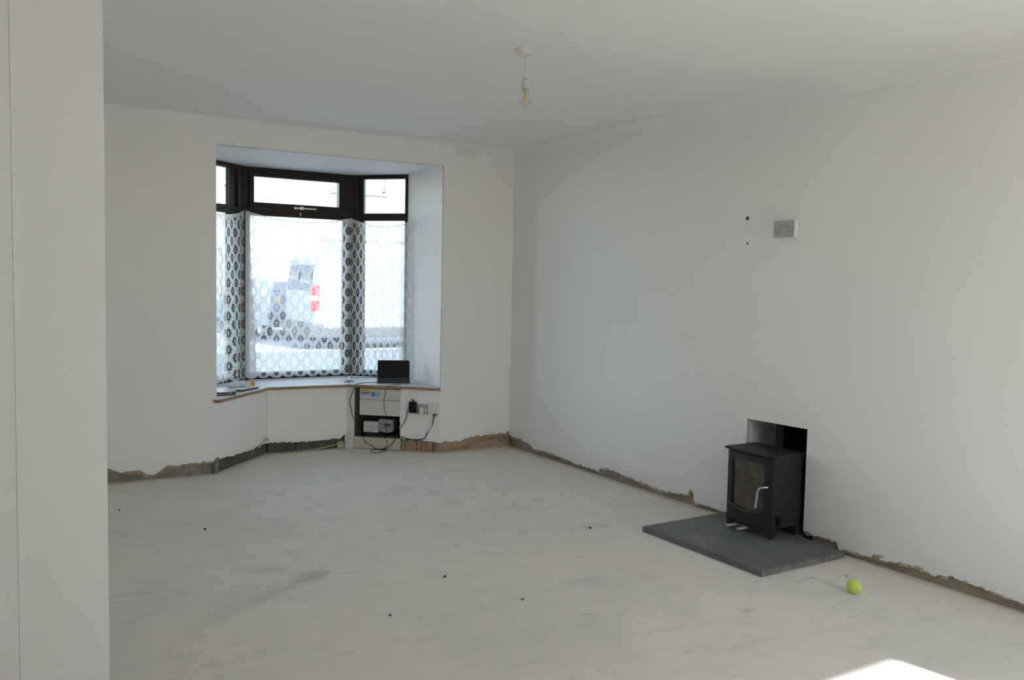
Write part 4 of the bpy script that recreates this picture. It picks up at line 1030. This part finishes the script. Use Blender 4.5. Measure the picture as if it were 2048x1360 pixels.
for a, b in ((.20, .84), (.92, 1.56)):
    bm = bmesh.new(); q = [(VX + .022, VY + a, 1.12), (VX + .022, VY + b, 1.12), (VX + .085, VY + b, 1.60), (VX + .085, VY + a, 1.60)]; f_ = bm.faces.new([bm.verts.new(v) for v in q])
    r_ = bmesh.ops.extrude_face_region(bm, geom=[f_])
    for v in r_['geom']:
        if isinstance(v, bmesh.types.BMVert): v.co.x -= 0.03
    child('rear_window', bm, CARG, vn)
for ya, yb, xo in ((VY - .005, VY + .12, -.025), (VY + 1.66, VY + 1.765, .03)):
    bm = bmesh.new(); box(bm, WORLD, VX + xo, VX + xo + .15, 0.74, 1.225, ya, yb, bev=.02)
    tl_ = child('tail_light', bm, MTAIL, vn)
    if ya < VY + 1: bm = bmesh.new(); box(bm, WORLD, VX - .035, VX + .10, 0.93, 1.02, ya - .012, yb + .004, bev=.008); child('reversing_lamp', bm, MWHITE, tl_)
loft([(VY + .005, [(VX + 1.9, 1.12), (VX + 1.9, 1.58), (VX + 2.62, 1.58), (VX + 3.05, 1.12)]), (VY + .05, [(VX + 1.9, 1.12), (VX + 1.9, 1.58), (VX + 2.62, 1.58), (VX + 3.05, 1.12)])], CARG, 'cab_window', vn, False)
for x in (VX + .8, VX + 3.4):
    for y, sg in ((VY + .04, -1), (VY + 1.72, 1)): wheel(vn, x, y, .31, sg, 0)
CXc, CYc = 6.27, 18.7
cg = thing('parked_car', 'blue-grey car half hidden to the left of the van across the street', 'car', (CXc, CYc + 2.0, 0))
KB = [(-.86, .30), (-.90, .60), (-.88, .95), (-.80, 1.02), (.80, 1.02), (.88, .95), (.90, .60), (.86, .30)]
sh = lambda pr_, k, dz=0: [(CXc + a * k, z + dz) for a, z in pr_]
loft([(CYc, sh(KB, .93)), (CYc + .15, sh(KB, 1)), (CYc + 3.9, sh(KB, 1)), (CYc + 4.1, sh(KB, .9))], CARB, 'body', cg)
KC = [(-.78, 1.0), (-.66, 1.26), (-.50, 1.34), (.50, 1.34), (.66, 1.26), (.78, 1.0)]
loft([(CYc + .35, [(CXc + a, min(z, 1.02)) for a, z in KC]), (CYc + .75, sh(KC, .97)), (CYc + 2.4, sh(KC, 1)), (CYc + 3.3, [(CXc + a, min(z, 1.02)) for a, z in KC])], CARB, 'cabin', cg)
bm = bmesh.new(); q = [(CXc - .68, CYc + .36, 1.05), (CXc + .68, CYc + .36, 1.05), (CXc + .56, CYc + .66, 1.25), (CXc - .56, CYc + .66, 1.25)]; f_ = bm.faces.new([bm.verts.new(v) for v in q])
r_ = bmesh.ops.extrude_face_region(bm, geom=[f_])
for v in r_['geom']:
    if isinstance(v, bmesh.types.BMVert): v.co.y -= 0.04
child('rear_window', bm, CARG, cg)
bm = bmesh.new(); box(bm, WORLD, CXc - .86, CXc + .86, .28, .60, CYc - .06, CYc + .2, bev=.05); child('bumper', bm, CARD, cg)
for sg in (-1, 1):
    bm = bmesh.new(); box(bm, WORLD, CXc + sg * .66 - .06, CXc + sg * .66 + .06, .84, .95, CYc - .02, CYc + .12, bev=.02); child('lamp', bm, plain('amber_lamp', (0.75, 0.40, 0.12), 0.3), cg)
    for y in (CYc + .75, CYc + 3.3): wheel(cg, CXc + sg * .86, y, .31, sg, 1)

MHOUSE = plain('pale_house_render', (0.25, 0.246, 0.238), 0.9, var=0.03, scale=2.0, bump=0.2)
MHGLASS = plain('far_window_glass', (0.20, 0.24, 0.28), 0.12, var=0.1, scale=2)
MHFRAME = plain('far_window_frame', (0.75, 0.75, 0.75), 0.5)
MHSILL = plain('far_sill', (0.33, 0.34, 0.35), 0.8)
def house(label, x0, x1, wins, doors, ztop, dark):
    root = thing('terraced_house', label, 'house', ((x0 + x1) / 2, 24.1, 0), 'houses across the street')
    xs = sorted({x0, x1, *[a for r in wins + doors for a in r[:2]]}); zs = sorted({-0.05, ztop, *[a for r in wins + doors for a in r[2:4]]})
    bm = bmesh.new()
    for a, b in zip(xs, xs[1:]):
        for c, d in zip(zs, zs[1:]):
            mx, mz = (a + b) / 2, (c + d) / 2
            if any(r[0] < mx < r[1] and r[2] < mz < r[3] for r in wins + doors): continue
            box(bm, WORLD, a, b, c, d, 24.000, 24.220)
    bmesh.ops.remove_doubles(bm, verts=bm.verts, dist=1e-4)
    child('wall', bm, MHOUSE, root)
    for a, b, c, d in wins:
        bm = bmesh.new()
        for r in ((a, a + .06, c, d), (b - .06, b, c, d), (a, b, c, c + .06), (a, b, d - .06, d), (a, b, c + (d - c) * .62, c + (d - c) * .62 + .05), ((a + b) / 2 - .025, (a + b) / 2 + .025, c, d)):
            box(bm, WORLD, *r, 24.100, 24.160)
        wf_ = child('window', bm, MHFRAME, root)
        child('pane', B(WORLD, a + .03, b - .03, c + .03, d - .03, 24.130, 24.140), MHGLASS, wf_)
        child('window_ledge', B(WORLD, a - .08, b + .08, c - .09, c, 23.930, 24.160, bev=.01), MHSILL, root)
    for a, b, c, d in doors:
        bm = B(WORLD, a, b, c, d, 24.100, 24.150); box(bm, WORLD, a + .12, b - .12, c + .2, c + .9, 24.085, 24.110, bev=.01); box(bm, WORLD, a + .12, b - .12, c + 1.1, d - .15, 24.085, 24.110, bev=.01)
        do = child('front_door', bm, dark, root)
    bm = bmesh.new(); vs_ = [bm.verts.new(p) for p in ((x0, 23.7, ztop), (x1, 23.7, ztop), (x1, 27.5, ztop + 2.6), (x0, 27.5, ztop + 2.6), (x0, 23.7, ztop + .12), (x1, 23.7, ztop + .12), (x1, 27.5, ztop + 2.75), (x0, 27.5, ztop + 2.75))]
    for f in ((0, 1, 2, 3), (4, 7, 6, 5), (0, 4, 5, 1), (2, 6, 7, 3), (0, 3, 7, 4), (1, 5, 6, 2)): bm.faces.new([vs_[i] for i in f])
    child('roof', bm, plain('grey_slates', (0.16, 0.165, 0.18), 0.8), root)
MDOOR = plain('painted_door', (0.10, 0.13, 0.2), 0.4)
house('pale rendered house across the street, behind the van and the right pane', 7.8, 15.5, [(8.75, 10.35, 3.85, 5.3), (12.4, 14.0, 3.85, 5.3), (8.4, 11.2, 0.95, 2.45)], [(13.0, 14.0, -0.02, 2.1)], 6.4, MDOOR)
house('pale rendered house across the street, seen through the left and middle panes', 0.6, 7.79, [(4.5, 5.94, 3.85, 5.3), (1.6, 3.1, 3.85, 5.3), (1.4, 3.9, 0.95, 2.45)], [(4.7, 5.7, -0.02, 2.1)], 6.4, MDOOR)

for o in list(bpy.data.objects):
    if o.name.split('.')[0] in ('printed_lines', 'pin_holes', 'small_print', 'loose_flake', 'blue_table', 'meter_tail', 'filament', 'chipped_patch', 'mortar_lump'):
        o['kind'] = 'stuff'
